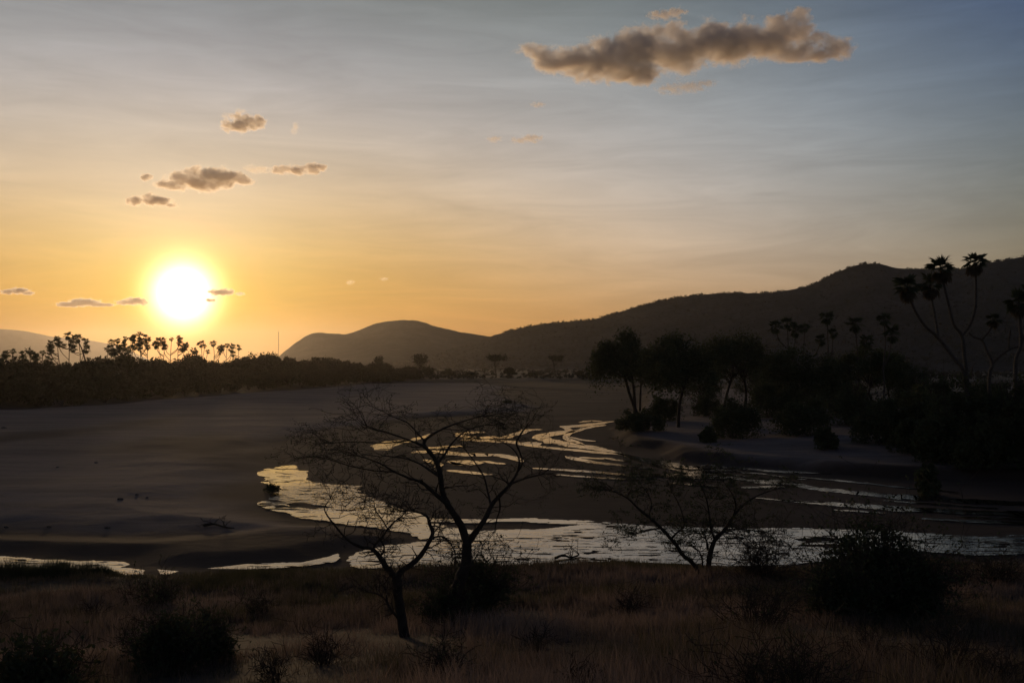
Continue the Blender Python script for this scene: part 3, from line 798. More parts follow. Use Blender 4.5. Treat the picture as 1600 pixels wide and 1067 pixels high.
# palms over the skyline, from the river's far corner to the foot of the sun
GP = 'doum palms standing above the wood'
PALMS = [(20, 547, 262, 2, 'small ragged palm low on the skyline by the picture edge'), (45, 546, 266, 2, 'second small palm from the picture edge on the skyline'),
         (67, 549, 270, 2, 'shortest palm between the two small edge palms and the big cluster'),
         (90, 532, 290, 4, 'bushy side palm of the big many-headed cluster at the distant slope'), (106, 523, 292, 5, 'tallest many-headed palm in front of the pale distant slope'),
         (122, 527, 296, 3, 'palm of the big cluster standing over the slanting trunk'),
         (169, 543, 300, 3, 'low bushy palm just before the row of six tall palms'), (184, 531, 310, 3, 'first palm of the tall row under the sun'),
         (196, 527, 312, 3, 'second palm of the tall row under the sun'), (206, 527, 316, 3, 'third palm of the tall row under the sun'), (218, 523, 312, 4, 'highest palm of the tall row under the sun'),
         (228, 526, 318, 3, 'end palm of the tall row, next to the sun glare'), (255, 530, 330, 2, 'single slim palm directly below the sun'), (268, 528, 332, 3, 'middle palm of the three directly below the sun'),
         (279, 526, 336, 3, 'palm with a double head at the lower rim of the sun'), (314, 536, 352, 3, 'two-headed palm just past the sun'), (333, 535, 356, 3, 'forked palm second past the sun'),
         (355, 538, 364, 2, 'slim palm third past the sun'), (373, 541, 370, 1, 'small single-headed palm, last one past the sun')]
for i, (x, y, d, nt_, lab) in enumerate(PALMS):
    doum_auto(lab, x, y + 2, d + 45, GP, nt_ + (2 if nt_ > 1 else 1), 100 + i, 1.65)
# slanting bare trunk beside the first cluster
lt = thing('leaning_trunk', 'bare slanting palm trunk leaning out of the many-headed palm cluster', 'tree trunk', pt(134, 575, 335))
V, F = tube([pt(136, 575, 335), pt(129, 548, 335), pt(122, 533, 335)], [.28, .22, .16], 6); build('trunk', V, F, M['palm_bark'], lt)
V, F = tuft_arrays(random.Random(5), pt(122, 533, 335), 1.0, 6, 4); build('crown', V, F, M['palm_leaf'], lt)
# scattered trees on the plain beyond the bend
for i, (x, ty, d, w_, kind, lab) in enumerate([(655, 552, 640, 17, 'round', 'rounded tree at the end of the wood in front of the rounded hill'), (672, 572, 620, 9, 'round', 'low bush beside the rounded tree at the end of the wood'),
        (702, 577, 640, 12, 'round', 'low dark bush between the wood and the flat-topped tree'), (735, 580, 660, 12, 'round', 'low pale bush where the ridge meets the plain'),
        (776, 554, 680, 21, 'umbrella', 'broad flat-topped acacia alone on the plain below the ridge'), (797, 574, 660, 10, 'round', 'bush beside the broad flat-topped acacia'),
        (868, 555, 760, 15, 'umbrella', 'smaller flat-topped acacia further along the plain below the ridge'), (832, 582, 700, 9, 'round', 'low bush between the two flat-topped acacias'),
        (905, 580, 720, 11, 'round', 'low bush past the smaller flat-topped acacia'), (590, 556, 660, 12, 'round', 'pale hazy tree showing over the end of the wood')]):
    p = pt(x, 570, d); g0 = gz(p.x, d); h = CAM_Z + (570 - ty) / FPX * d - g0
    tree('plain_tree' if kind == 'umbrella' else 'plain_bush', lab, 'tree' if h > 8 else 'bush', p.x, d, w_, max(h, 3), kind, 50 + i, 900, .65, h * (.45 if kind == 'umbrella' else .1), None, g0)

# ------------------------------------------------------------------ trees and palms on the bank across the stream
GR = 'trees on the bank across the stream'
def bank_tree(label, x, ty, by, wpx, kind, seed, bole, nleaf=13000, leaf=.23, trunkpx=None, name='riverine_tree'):
    d = 8.9 / ((by - 570) / FPX)
    p = pt(x, 570, d); g0 = gz(p.x, d)
    h = CAM_Z + (570 - ty) / FPX * d - g0; w_ = wpx * mpp(d)
    rs = np.random.default_rng(seed); rg = random.Random(seed)
    bp = pt(trunkpx[0], by, d) if trunkpx else Vector((p.x, d, g0))
    t = thing(name, label, 'tree', (bp.x, d, gz(bp.x, d)), GR)
    P, K = dome_points(rs, (p.x, d), w_, g0 + h * bole, g0 + h, nleaf, h * (.10 if kind == 'round' else .05), 52, .27 if kind == 'round' else .16)
    P[:, 2] = np.maximum(P[:, 2], g0 + .1)
    V, F = leaf_cards(rs, P, leaf * .4, leaf, 1)
    build('crown', V, F, M['leaf'], t)
    n = len(trunkpx) if trunkpx else 1
    for j in range(n):
        b = pt(trunkpx[j], by + rg.uniform(-3, 3), d) if trunkpx else Vector((p.x, d, g0))
        b = Vector((b.x, d + j * .8, gz(b.x, d) - .2))
        top = Vector((p.x + rg.uniform(-.12, .12) * w_ + (b.x - p.x) * .3, d, g0 + h * (bole + .12)))
        mid = b.lerp(top, .5) + Vector((rg.uniform(-.5, .5), 0, 0)); r = h * .017
        Vt, (q, tr) = tube([b, mid, top], [r * 1.25, r, r * .75], 7, 5, seed, .1)
        build('trunk', Vt, [q, tr], M['bark'], t, True)
        segs = []
        for c_ in K[j::n][:26]:
            c = Vector(c_); s0 = mid.lerp(top, rg.uniform(.4, 1)); m_ = s0.lerp(c, .5) + Vector((0, 0, .05 * (c - s0).length))
            segs += [(s0, m_, r * .36, r * .24), (m_, c, r * .24, r * .1)]
        Vb, Fb = twig_mesh(segs); build('limbs', Vb, Fb, M['bark'], t)
    return t
bank_tree('slim-stemmed tree with drooping round crown standing out over the stream bend', 970, 519, 652, 100, 'round', 1, .50, trunkpx=(992, 1000))
bank_tree('wide drooping tree with a leaning stem next to the tree over the bend', 1060, 527, 664, 124, 'round', 2, .42, trunkpx=(1060,))
bank_tree('broad flat dark crown between the drooping tree and the first palms', 1150, 522, 640, 132, 'umbrella', 3, .35, 16000, trunkpx=(1130, 1165))
bank_tree('thin tree behind the drooping tree, its stem in the gap', 1012, 545, 640, 60, 'round', 4, .45, 7000, trunkpx=(1000,))
bank_tree('dense dark tree under the first group of palms across the stream', 1245, 540, 650, 120, 'round', 5, .12, 16000, trunkpx=(1235,))
bank_tree('leaning broad tree under the pair of palms across the stream', 1355, 545, 646, 103, 'umbrella', 6, .3, 12000, trunkpx=(1350,))
bank_tree('round bushy tree with a flat top beside the pair of palms', 1392, 548, 640, 64, 'umbrella', 7, .25, 8000, trunkpx=(1390,))
GS = 'shrubs on the bank across the stream'
def shrub(name, label, x, ty, by, wpx, seed, n=2200, leaf=.2, group=None, d=None, dz=8.6, mat='leaf', stems=16):
    d = d or dz / ((by - 570) / FPX)
    p = pt(x, by, d); g0 = gz(p.x, d)
    h = max(.4, CAM_Z + (570 - ty) / FPX * d - g0); w_ = wpx * mpp(d)
    rs = np.random.default_rng(seed); rg = random.Random(seed)
    t = thing(name, label, 'shrub', (p.x, d, g0), group)
    pts_, K = dome_points(rs, (p.x, d), w_, g0 + h * .12, g0 + h, n, h * .3, max(26, int(wpx * .6)), .3)
    lobes = [(tuple(k),) for k in K]
    V, F = leaf_cards(rs, pts_, leaf * .4, leaf, 1); V[:, 2] = np.maximum(V[:, 2], g0 + .02)
    build('foliage', V, F, M[mat], t)
    segs = []
    for k in range(stems):
        c = Vector(lobes[k][0]); b = Vector((p.x + rg.uniform(-.1, .1) * w_, d + rg.uniform(-.1, .1) * w_, g0 - .1)); m_ = b.lerp(c, .5) + Vector((rg.uniform(-.1, .1) * w_, 0, 0))
        r = h * .012; segs += [(b, m_, r, r * .7), (m_, c, r * .7, r * .3)]
        for j in range(6):
            q = c + Vector((rg.gauss(0, w_ * .12), rg.gauss(0, w_ * .12), abs(rg.gauss(0, h * .16)))); segs.append((m_.lerp(c, rg.random()), q, r * .4, r * .15))
    V, F = twig_mesh(segs); build('stems', V, F, M['twig'], t)
    return t
for i, (x, ty, by, wpx, lab) in enumerate([(1035, 622, 652, 60, 'low dark shrub at the foot of the tree over the stream bend'), (1000, 640, 668, 60, 'shrub on the very tip of the bank at the stream bend'),
        (1105, 615, 646, 44, 'small rounded shrub in the gap between the drooping tree and the broad crown'), (1150, 622, 676, 78, 'dark shrub mass below the broad flat crown'),
        (1205, 600, 650, 80, 'shrub below the first group of palms'), (1255, 618, 676, 90, 'wide dark shrub at the edge of the pale bank sand'), (1290, 667, 694, 36, 'small lone shrub out on the pale bank sand'),
        (1330, 598, 664, 84, 'dark shrub below the pair of palms'), (1380, 625, 690, 90, 'dark shrub between the pair of palms and the tall palm'), (1440, 600, 690, 96, 'large dark thicket before the tall forked palm'),
        (1500, 592, 704, 100, 'thicket hiding the foot of the tall forked palm'), (1555, 600, 706, 90, 'thicket between the tall forked palm and the edge palm'), (1605, 575, 712, 90, 'thicket at the foot of the palm on the picture edge'),
        (1470, 640, 712, 80, 'low dark bush at the front of the big thicket'), (1545, 650, 720, 84, 'low bush overhanging the pale bank under the thicket'), (1420, 655, 700, 60, 'low bush at the end of the thicket near the pale sand'),
        (1460, 585, 650, 60, 'shrub seen behind the tall forked palm'), (1550, 585, 650, 60, 'shrub seen behind the bare forked trunk'), (1650, 590, 722, 110, 'outermost thicket cut by the picture edge'),
        (1105, 668, 684, 26, 'tiny tuft on the pale bank below the broad crown'), (1450, 722, 744, 30, 'tiny dark tuft on the low scarp above the stream'), (1095, 572, 630, 70, 'thick bush filling the gap between the wide drooping tree and the broad flat crown'),
        (1195, 560, 632, 80, 'thick bush behind the broad flat crown, before the first palms'), (1300, 556, 634, 90, 'thick bush between the dense dark tree and the pair of palms'), (1428, 570, 640, 74, 'thick bush between the pair of palms and the tall palm')]):
    shrub('bank_shrub', lab, x, ty, by, wpx, 300 + i, int(1200 + wpx * 62), .19, GS)
# the tall palms
def px_line(pts, d): return [pt(x, y, d + (q[0] if q else 0)) for x, y, *q in pts]
GD = 'doum palms on the bank across the stream'
D = 100.0
tb = pt(1508, 600, D); gb = gz(tb.x, D)
doum('tall palm with two separate trunks and four ragged heads over the ridge line', Vector((tb.x, D, gb - .2)), px_line([(1417, 449, -1.5), (1453, 446, 1.5), (1470, 420, -1), (1523, 411, 1)], D),
     [([Vector((tb.x + .25, D - .5, gb - .3))] + px_line([(1508, 592), (1490, 560), (1466, 528), (1444, 508, -.7), (1427, 480, -1.2), (1417, 449, -1.5)], D), [.22, .19, .17, .16, .14, .12, .11]),
      (px_line([(1466, 528), (1461, 495, .8), (1456, 468, 1.4), (1453, 446, 1.5)], D), [.14, .125, .115, .105]),
      ([Vector((tb.x + .8, D + .5, gb - .3))] + px_line([(1511, 590), (1507, 555), (1503, 525), (1490, 507, -.5), (1482, 475, -.8), (1474, 440, -1), (1470, 420, -1)], D), [.24, .2, .18, .17, .14, .13, .115, .11]),
      (px_line([(1503, 525), (1516, 507, .5), (1524, 480, .8), (1525, 445, 1), (1523, 411, 1)], D), [.15, .14, .125, .115, .105])], .2, 1.6, GD, True, 41)
d2 = 104.0; tb = pt(1545, 600, d2); gb = gz(tb.x, d2)
doum('small half-bare forked palm with one thin head beside the tall palm', Vector((tb.x, d2, gb - .2)), px_line([(1554, 500)], d2),
     [([Vector((tb.x, d2, gb - .3))] + px_line([(1546, 592), (1551, 569), (1542, 548), (1534, 531), (1522, 527), (1514, 520)], d2), [.2, .18, .16, .13, .12, .1, .08]),
      (px_line([(1534, 531), (1546, 517), (1554, 500)], d2), [.11, .1, .08]), (px_line([(1551, 569), (1562, 557), (1577, 546), (1592, 541)], d2), [.15, .13, .12, .1]),
      (px_line([(1576, 547), (1577, 530), (1579, 515)], d2), [.11, .1, .08]), (px_line([(1521, 588), (1519, 575), (1527, 563)], d2), [.08, .06, .04])], .2, .95, GD, True, 42)
d3 = 98.0; tb = pt(1587, 600, d3); gb = gz(tb.x, d3)
doum('palm with hanging heads at the picture edge', Vector((tb.x, d3, gb - .2)), px_line([(1592, 474), (1612, 462, 1)], d3),
     [([Vector((tb.x, d3, gb - .3))] + px_line([(1587, 590), (1588, 560), (1595, 540), (1594, 505), (1592, 474)], d3), [.24, .2, .18, .16, .14, .12]), (px_line([(1594, 542), (1606, 505), (1612, 462, 1)], d3), [.15, .13, .11])], .2, 1.7, GD, True, 43)
for i, (x, y, by, nt_, lab) in enumerate([(1230, 505, 640, 3, 'thick-headed palm, first of the palms above the dense dark tree'), (1292, 497, 642, 2, 'upright two-headed palm above the dense dark tree'), (1336, 507, 644, 2, 'palm with hanging leaves, lower one of the pair'),
        (1381, 500, 648, 2, 'palm with hanging leaves, higher one of the pair'), (1258, 512, 632, 2, 'palm half hidden between two taller palm heads')]):
    doum_auto(lab, x, y, 8.6 / ((by - 570) / FPX), GD, nt_, 400 + i, 1.85, spread=.9)

# ------------------------------------------------------------------ scrub on the ridge and the plain
def scrub_mesh(P, s, rs):
    N = len(P); per = 7
    C = np.repeat(P, per, 0); S = np.repeat(s, per)[:, None]
    C = C + rs.normal(size=C.shape) * S * np.array([.42, .42, .2]) + np.array([0, 0, 1]) * S * .35
    a = rs.normal(size=C.shape); a /= np.linalg.norm(a, axis=1, keepdims=True); b = np.cross(a, rs.normal(size=C.shape)); b /= np.linalg.norm(b, axis=1, keepdims=True)
    V = np.stack([C - a * S * .5, C + b * S * .45, C + a * S * .5], 1).reshape(-1, 3)
    return V, [np.arange(len(V)).reshape(-1, 3)]
rs = np.random.default_rng(8)
nrw, ncl = ridge.shape[:2]
ii = rs.integers(6, 46, 9000); jj = rs.integers(0, ncl, 9000)
P1_ = ridge[ii, jj] + rs.normal(size=(9000, 3)) * np.array([4, 4, 0])
jj2 = rs.integers(0, ncl, 1300); P2_ = ridge[45, jj2] + np.array([0, 0, -.6]); keep = fbm(jj2 / 7.0, jj2 * 0., 3) > .46; P2_ = P2_[keep]
V, F = scrub_mesh(np.vstack([P1_, P2_]), np.concatenate([rs.uniform(2, 5, len(P1_)), rs.uniform(2, 5.5, len(P2_))]), rs)
stuff(obj('hillside_scrub', mesh_from('hillside_scrub', V, F, M['scrub'])))
N = 9000
th = rs.uniform(-.62, .62, N); r = np.exp(rs.uniform(math.log(420), math.log(2600), N)); x, y = r * np.sin(th), r * np.cos(th)
zl = zones(x, y); ok = (np.maximum(zl['land'], zl['rbank']) > 14) & (fbm(x / 60, y / 60, 71) > .42)
x, y = x[ok], y[ok]
V, F = scrub_mesh(np.stack([x, y, height(x, y)], 1), rs.uniform(1.0, 3.6, len(x)), rs)
stuff(obj('plain_scrub', mesh_from('plain_scrub', V, F, M['scrub'])))
N = 2600
th = rs.uniform(.1, .66, N); r = rs.uniform(95, 480, N); x, y = r * np.sin(th), r * np.cos(th)
zl = zones(x, y); ok = (zl['rbank'] > 30) & (fbm(x / 25, y / 25, 73) > .46); x, y = x[ok], y[ok]
V, F = scrub_mesh(np.stack([x, y, height(x, y)], 1), rs.uniform(.5, 1.8, len(x)), rs)
stuff(obj('bank_scrub', mesh_from('bank_scrub', V, F, M['scrub'])))

# ------------------------------------------------------------------ the thorn trees before the water
def thorn_tree(label, d, trunk, limbs, cfg, seed, extra=(), leaves=0, leafsize=.02, name='acacia_tree'):
    """trunk and limbs: lists of (x, y, width in pixels, depth offset); twigs sprout from the limbs"""
    rg = random.Random(seed); rs = np.random.default_rng(seed)
    def line(l): return [pt(x, y, d + dz) for x, y, w_, dz in l], [max(w_ * mpp(d) / 2, .008) for x, y, w_, dz in l]
    P, R = line(trunk)
    g0 = gz(P[0].x, P[0].y); P[0].z = g0 - .25
    t = thing(name, label, 'tree', (P[0].x, P[0].y, g0))
    V, F = tube(P, R, 9, 6, seed, .1); build('trunk', V, F, M['bark'], t, True)
    segs, tips = [], []
    for k, l in enumerate(limbs):
        Q, R = line(l)
        V, F = tube(Q, R, 7, 5, seed + k + 1, .1); build('limb', V, F, M['bark'], t, True)
        for i in range(len(Q) - 1):
            seg = Q[i + 1] - Q[i]
            frac0 = 0.0 if i else .4
            nn = rg.random() * 1.0 + cfg['dens'] * seg.length
            for j in range(int(nn)):
                s = rg.uniform(frac0, 1); b = Q[i].lerp(Q[i + 1], s); rr = min(R[i] * .5, .022)
                side = Vector((rg.gauss(0, 1), rg.gauss(0, 1), rg.gauss(cfg.get('lift', .3), .5)))
                grow(segs, tips, rg, b, seg.normalized() * .5 + side, rg.uniform(.5, 1.0) * cfg['len'], rr, 0, cfg)
        for j in range(cfg.get('tipn', 4)):
            dr = (Q[-1] - Q[-2]).normalized() + Vector((rg.gauss(0, .6), rg.gauss(0, .6), rg.gauss(.1, .3)))
            grow(segs, tips, rg, Q[-1], dr, cfg['len'] * rg.uniform(.8, 1.3), min(R[-1] * .8, .02), 0, cfg)
    V, F = twig_mesh(segs); build('twigs', V, F, M['twig'], t)
    if leaves:
        V, F = leaf_cards(rs, tips, .07, leafsize, leaves, .5); build('foliage', V, F, M['leaf'], t)
    print('TWIGS', len(segs)); return t, len(segs)
CFG_A = dict(step=.11, wob=.32, up=.03, rmin=.0055, fork=.36, levels=3, dens=6.0, len=.75, tipn=6)
thorn_tree('small bare thorn tree with crooked forked limbs in the dry grass', 24.0,
    [(637, 1000, 17, 0), (626, 955, 15, 0), (622, 930, 15, 0), (621, 912, 16, 0), (619, 901, 15, 0)],
    [[(619, 903, 11, 0), (603, 885, 9, -.2), (595, 872, 8, -.3), (582, 858, 6, -.4), (566, 855, 5, -.5), (550, 848, 4, -.5), (538, 838, 3, -.6), (525, 823, 3, -.7), (512, 806, 2.4, -.8), (507, 793, 1.8, -.8), (516, 779, 1.2, -.9)],
     [(584, 858, 4, -.4), (586, 850, 4, -.3), (598, 838, 3.2, -.2), (606, 826, 3, -.1), (615, 816, 2.4, 0), (625, 808, 2, .1), (634, 800, 1.6, .1)],
     [(593, 869, 4, -.3), (599, 862, 3.4, -.5), (600, 853, 2.6, -.6), (596, 846, 2, -.7)],
     [(619, 903, 12, 0), (628, 891, 10, .1), (646, 879, 9, .2), (659, 865, 8, .3), (671, 845, 7, .35), (676, 832, 6.4, .4), (671, 818, 5.6, .4), (668, 808, 4.6, .4), (659, 802, 3, .5), (650, 800, 2, .5)],
     [(674, 840, 3.4, .4), (690, 838, 3, .6), (701, 846, 2.6, .7), (709, 858, 2, .8), (712, 876, 1.4, .9)],
     [(622, 965, 5, 0), (612, 953, 4, -.3), (605, 940, 3, -.5), (603, 922, 2, -.6)],
     [(605, 938, 2.4, -.5), (590, 928, 2, -.8), (575, 925, 1.2, -1)],
     [(634, 800, 1.8, .1), (618, 795, 1.6, 0), (604, 790, 1.3, -.2), (588, 793, 1, -.3)],
     [(606, 826, 2.4, -.1), (596, 810, 2, -.3), (587, 797, 1.6, -.5), (584, 783, 1.2, -.6)]],
    CFG_A, 61, name='thorn_tree')
CFG_B = dict(step=.16, wob=.24, up=.012, rmin=.005, fork=.38, levels=3, dens=3.4, len=1.1, tipn=7, flat=.86, lift=.45)
thorn_tree('large umbrella acacia with a slanting trunk rising out of a leafy bush', 27.0,
    [(688, 985, 24, 0), (697, 962, 22, 0), (715, 915, 19, 0), (728, 880, 17, 0), (729, 862, 16, 0), (729, 848, 15, 0)],
    [[(729, 850, 13, 0), (722, 825, 12, 0), (711, 806, 11, -.1), (698, 786, 10, -.2), (691, 767, 9, -.3), (688, 745, 8.4, -.3), (683, 725, 7.6, -.3), (672, 707, 6.6, -.4), (659, 696, 4.6, -.5), (640, 688, 3, -.7), (612, 678, 2.4, -1), (575, 668, 1.6, -1.2)],
     [(698, 786, 8, -.2), (677, 769, 6.4, -.5), (660, 754, 5, -.8), (640, 747, 4, -1), (617, 737, 3, -1.3), (590, 722, 2, -1.6), (560, 712, 1.4, -1.8)],
     [(672, 707, 5, -.4), (662, 692, 4.6, -.2), (672, 681, 4.2, 0), (696, 668, 3.2, .3), (724, 658, 2.2, .6), (752, 650, 1.4, .8)],
     [(664, 690, 3, -.2), (650, 674, 2.6, .3), (636, 660, 2, .6), (612, 650, 1.4, .9)],
     [(617, 737, 2.4, -1.3), (585, 735, 2, -1), (548, 728, 1.6, -.8), (510, 716, 1.2, -.6)],
     [(640, 688, 2.6, -.7), (600, 692, 2, -.2), (556, 690, 1.6, .2), (515, 692, 1.2, .5)],
     [(683, 725, 5, -.3), (696, 708, 4, .2), (708, 690, 3, .6), (730, 672, 2.2, 1), (758, 664, 1.4, 1.3)],
     [(729, 850, 12, 0), (737, 840, 11, .1), (748, 825, 9, .2), (759, 808, 8.4, .3), (767, 791, 7.6, .4), (780, 774, 6.4, .5), (796, 757, 5.2, .7), (808, 738, 4, .8), (811, 718, 3, .9), (800, 700, 2, 1.2), (780, 688, 1.4, 1.5)],
     [(796, 757, 4, .7), (818, 748, 3, 1), (842, 742, 2, 1.3)],
     [(808, 738, 3, .8), (816, 724, 2.6, .6), (812, 706, 2.8, .5), (807, 692, 3.4, .4), (815, 676, 3, .4), (822, 668, 1.4, .4)],
     [(780, 774, 4, .5), (781, 795, 2.6, .6), (776, 812, 2, .6), (773, 830, 1.4, .6)],
     [(688, 745, 5, -.3), (672, 735, 4, .3), (655, 724, 3, .8), (632, 716, 2.2, 1.2), (600, 712, 1.4, 1.6)],
     [(767, 791, 4, .4), (762, 768, 3.4, .9), (756, 745, 2.8, 1.3), (742, 722, 2.2, 1.7), (725, 700, 1.6, 2)]],
    CFG_B, 62, leaves=3, leafsize=.022)
CFG_C = dict(step=.22, wob=.26, up=.02, rmin=.008, fork=.40, levels=3, dens=4.2, len=1.3, tipn=8, flat=.82, lift=.35)
thorn_tree('dark acacia leaning two ways from the water edge with a broad low crown', 44.0,
    [(1108, 898, 9.5, 0), (1107.5, 885, 9, 0), (1108, 875, 8.6, 0), (1111, 858, 8, 0)],
    [[(1111, 860, 8, 0), (1118, 842, 7, 0), (1132, 828, 6, .2), (1145, 808, 5, .4), (1160, 790, 3.6, .7), (1182, 775, 2.4, 1), (1206, 766, 1.4, 1.3)],
     [(1117, 844, 4, 0), (1111, 826, 3.4, -.4), (1108, 803, 3, -.7), (1104, 780, 2.2, -1), (1096, 760, 1.4, -1.2)],
     [(1094, 895, 7, -.3), (1081, 878, 7, -.3), (1067, 867, 6.4, -.4), (1057, 852, 6, -.5), (1046, 839, 5.6, -.6), (1033, 825, 5, -.7), (1013, 807, 4.4, -.9), (996, 793, 3.4, -1.2), (980, 778, 2.4, -1.5), (955, 766, 1.4, -1.8)],
     [(1049, 841, 3.6, -.6), (1058, 832, 3, -.2), (1069, 822, 2.6, .2), (1066, 803, 2.2, .5), (1060, 786, 1.8, .8), (1050, 768, 1.2, 1)],
     [(1106, 858, 4.5, .3), (1105, 850, 4, .3), (1104, 844, 2.4, .4)], [(1098, 886, 3.2, .4), (1097, 872, 2.8, .5), (1093, 862, 2, .6)],
     [(1145, 808, 3.2, .4), (1150, 788, 2.4, -.2), (1142, 768, 1.8, -.6), (1130, 752, 1.2, -1)], [(1013, 807, 3, -.9), (1018, 788, 2.4, -.3), (1012, 770, 1.8, .2), (1000, 756, 1.2, .6)],
     [(1132, 828, 3, .2), (1156, 826, 2.2, .5), (1184, 830, 1.4, .8)], [(1033, 825, 3, -.7), (1010, 828, 2.2, -.4), (985, 838, 1.4, -.2)]],
    CFG_C, 63, leaves=9, leafsize=.045)

# ------------------------------------------------------------------ shrubs in the dry grass
GF = 'shrubs in the dry grass before the river'
def fore_d(by):                                   # distance at which the sloping bank is seen at row by
    lo, hi = 8.0, 60.0
    for _ in range(40):
        m_ = (lo + hi) / 2
        if 570 + (CAM_Z - np.interp(m_, PR_R, PR_Z)) / m_ * FPX > by: lo = m_
        else: hi = m_
    return lo
def dry_shrub(label, x, ty, by, wpx, seed, nstem=14, dark=0, name='dry_shrub', levels=2):
    d = fore_d(by); p = pt(x, by, d); g0 = gz(p.x, d); h = max((by - ty) * mpp(d), .3); w_ = wpx * mpp(d)
    rg = random.Random(seed); rs = np.random.default_rng(seed); segs, tips = [], []
    cfg = dict(step=h * .09, wob=.17, up=.03, rmin=max(.005, d * .00024), fork=.36, levels=levels)
    for k in range(int(nstem * 1.6)):
        a = rg.uniform(0, 6.28); q = rg.uniform(.2, 1.0)
        dr = Vector((math.cos(a) * q * w_ / 2, math.sin(a) * q * w_ / 2, h * rg.uniform(.75, 1.0)))
        grow(segs, tips, rg, Vector((p.x + math.cos(a) * .06 * w_, d + math.sin(a) * .06 * w_, g0 - .05)), dr, dr.length * rg.uniform(.7, 1.0), max(h * .013, .008), 0, cfg)
    t = thing(name, label, 'shrub', (p.x, d, g0), GF)
    V, F = twig_mesh(segs); build('stems', V, F, M['twig'], t)
    if dark:
        V, F = leaf_cards(rs, tips, h * .07, max(.025, d * .0011), dark); build('foliage', V, F, M['leaf'], t)
    return t
def fshrub(label, x, ty, by, wpx, seed, n=5000, leaf=.06, name='leafy_shrub'):
    d = fore_d(by); t = shrub(name, label, x, ty + (by - ty) * .1, by, wpx * .92, seed, int(n * .45), leaf, GF, d)
    rg = random.Random(seed); segs, tips = [], []; p = t.location; h = (by - ty) * mpp(d); w_ = wpx * mpp(d)
    cfg = dict(step=h * .08, wob=.16, up=.02, rmin=max(.005, d * .00021), fork=.3, levels=2)
    for k in range(54):
        a = rg.uniform(0, 6.28); q = rg.uniform(.1, 1.15)
        dr = Vector((math.cos(a) * q * w_ / 2, math.sin(a) * q * w_ / 2, h * rg.uniform(.7, 1.05)))
        grow(segs, tips, rg, Vector((p.x, p.y, p.z)), dr, dr.length * rg.uniform(.8, 1.1), max(h * .009, .006), 0, cfg)
    V, F = twig_mesh(segs); build('twigs', V, F, M['twig'], t)
    V, F = leaf_cards(np.random.default_rng(seed), tips, h * .018, leaf * .8, 2); build('loose_leaves', V, F, M['leaf'], t)
    return t
fshrub('dense leafy bush wrapped round the trunk of the umbrella acacia', 742, 862, 968, 112, 501, 9000, .06)
fshrub('low leafy bush under the slanting trunk of the umbrella acacia', 700, 915, 985, 80, 502, 4000, .055)
fshrub('huge dark bush at the water edge hiding part of the stream', 1368, 800, 950, 180, 503, 15000, .085)
fshrub('round dark bush joined to the huge bush on its river side', 1425, 850, 955, 110, 504, 7000, .075)
fshrub('dark bush spreading in front of the huge bush', 1310, 870, 962, 110, 505, 7000, .07)
fshrub('dark leafy shrub, larger of the twin shrubs in the pale grass', 262, 945, 1030, 100, 506, 5000, .05)
fshrub('dark leafy shrub, smaller of the twin shrubs in the pale grass', 328, 950, 1020, 70, 507, 3200, .05)
fshrub('leafy shrub cut off by the bottom corner under the reeds', 50, 985, 1078, 170, 508, 6500, .05)
dry_shrub('spiky dead shrub reaching out of the leafy corner shrub', 90, 960, 1060, 130, 520, 12)
dry_shrub('bare spreading shrub beside the larger twin shrub', 225, 940, 1012, 120, 521, 14)
dry_shrub('wide tangled dead shrub between the dark acacia and the huge bush', 1180, 905, 990, 150, 522, 26, 1)
dry_shrub('thin bare bush with fine twigs standing against the bright water', 1190, 832, 897, 120, 523, 26, 0, levels=3)
dry_shrub('tall dead shrub with long black stems before the huge bush', 1465, 925, 1040, 150, 524, 18)
dry_shrub('bare shrub on the shore at the picture edge, against the water', 1560, 838, 900, 100, 525, 22, 1)
dry_shrub('second bare shrub by the shore just inside the edge shrub', 1500, 868, 905, 60, 526, 12)
dry_shrub('big tangle of dark stems at the bottom of the slope under the dark acacia', 1215, 985, 1085, 230, 527, 30, 1)
dry_shrub('upright cluster of thin stems in grass between the two acacias', 985, 912, 962, 60, 528, 14)
dry_shrub('low bare shrub in front of the small thorn tree', 505, 965, 1030, 90, 529, 18)
dry_shrub('small dead shrub beside the leafy bush of the umbrella acacia', 835, 965, 1020, 60, 530, 12)
dry_shrub('small dark shrub in the grass below the thin river channel', 405, 915, 955, 46, 531, 12, 1)
dry_shrub('small bare shrub near the bottom edge under the umbrella acacia', 905, 1010, 1075, 90, 532, 14)
dry_shrub('thin bare shrub low in the corner under the tall dead shrub', 1560, 960, 1050, 110, 533, 16)
dry_shrub('slim dead shrub under the huge bush', 1350, 955, 1030, 80, 534, 14)
dry_shrub('little bare shrub on the grass just below the reeds', 140, 915, 950, 50, 535, 12)
dry_shrub('small leafless shrub halfway between the twin shrubs and the thorn tree', 430, 985, 1050, 70, 536, 12)
dry_shrub('twiggy shrub below the bush round the acacia trunk', 690, 985, 1060, 110, 537, 18, 1)
dry_shrub('dark twiggy shrub at the grass edge under the dry channel end', 245, 898, 935, 110, 538, 20, 3)

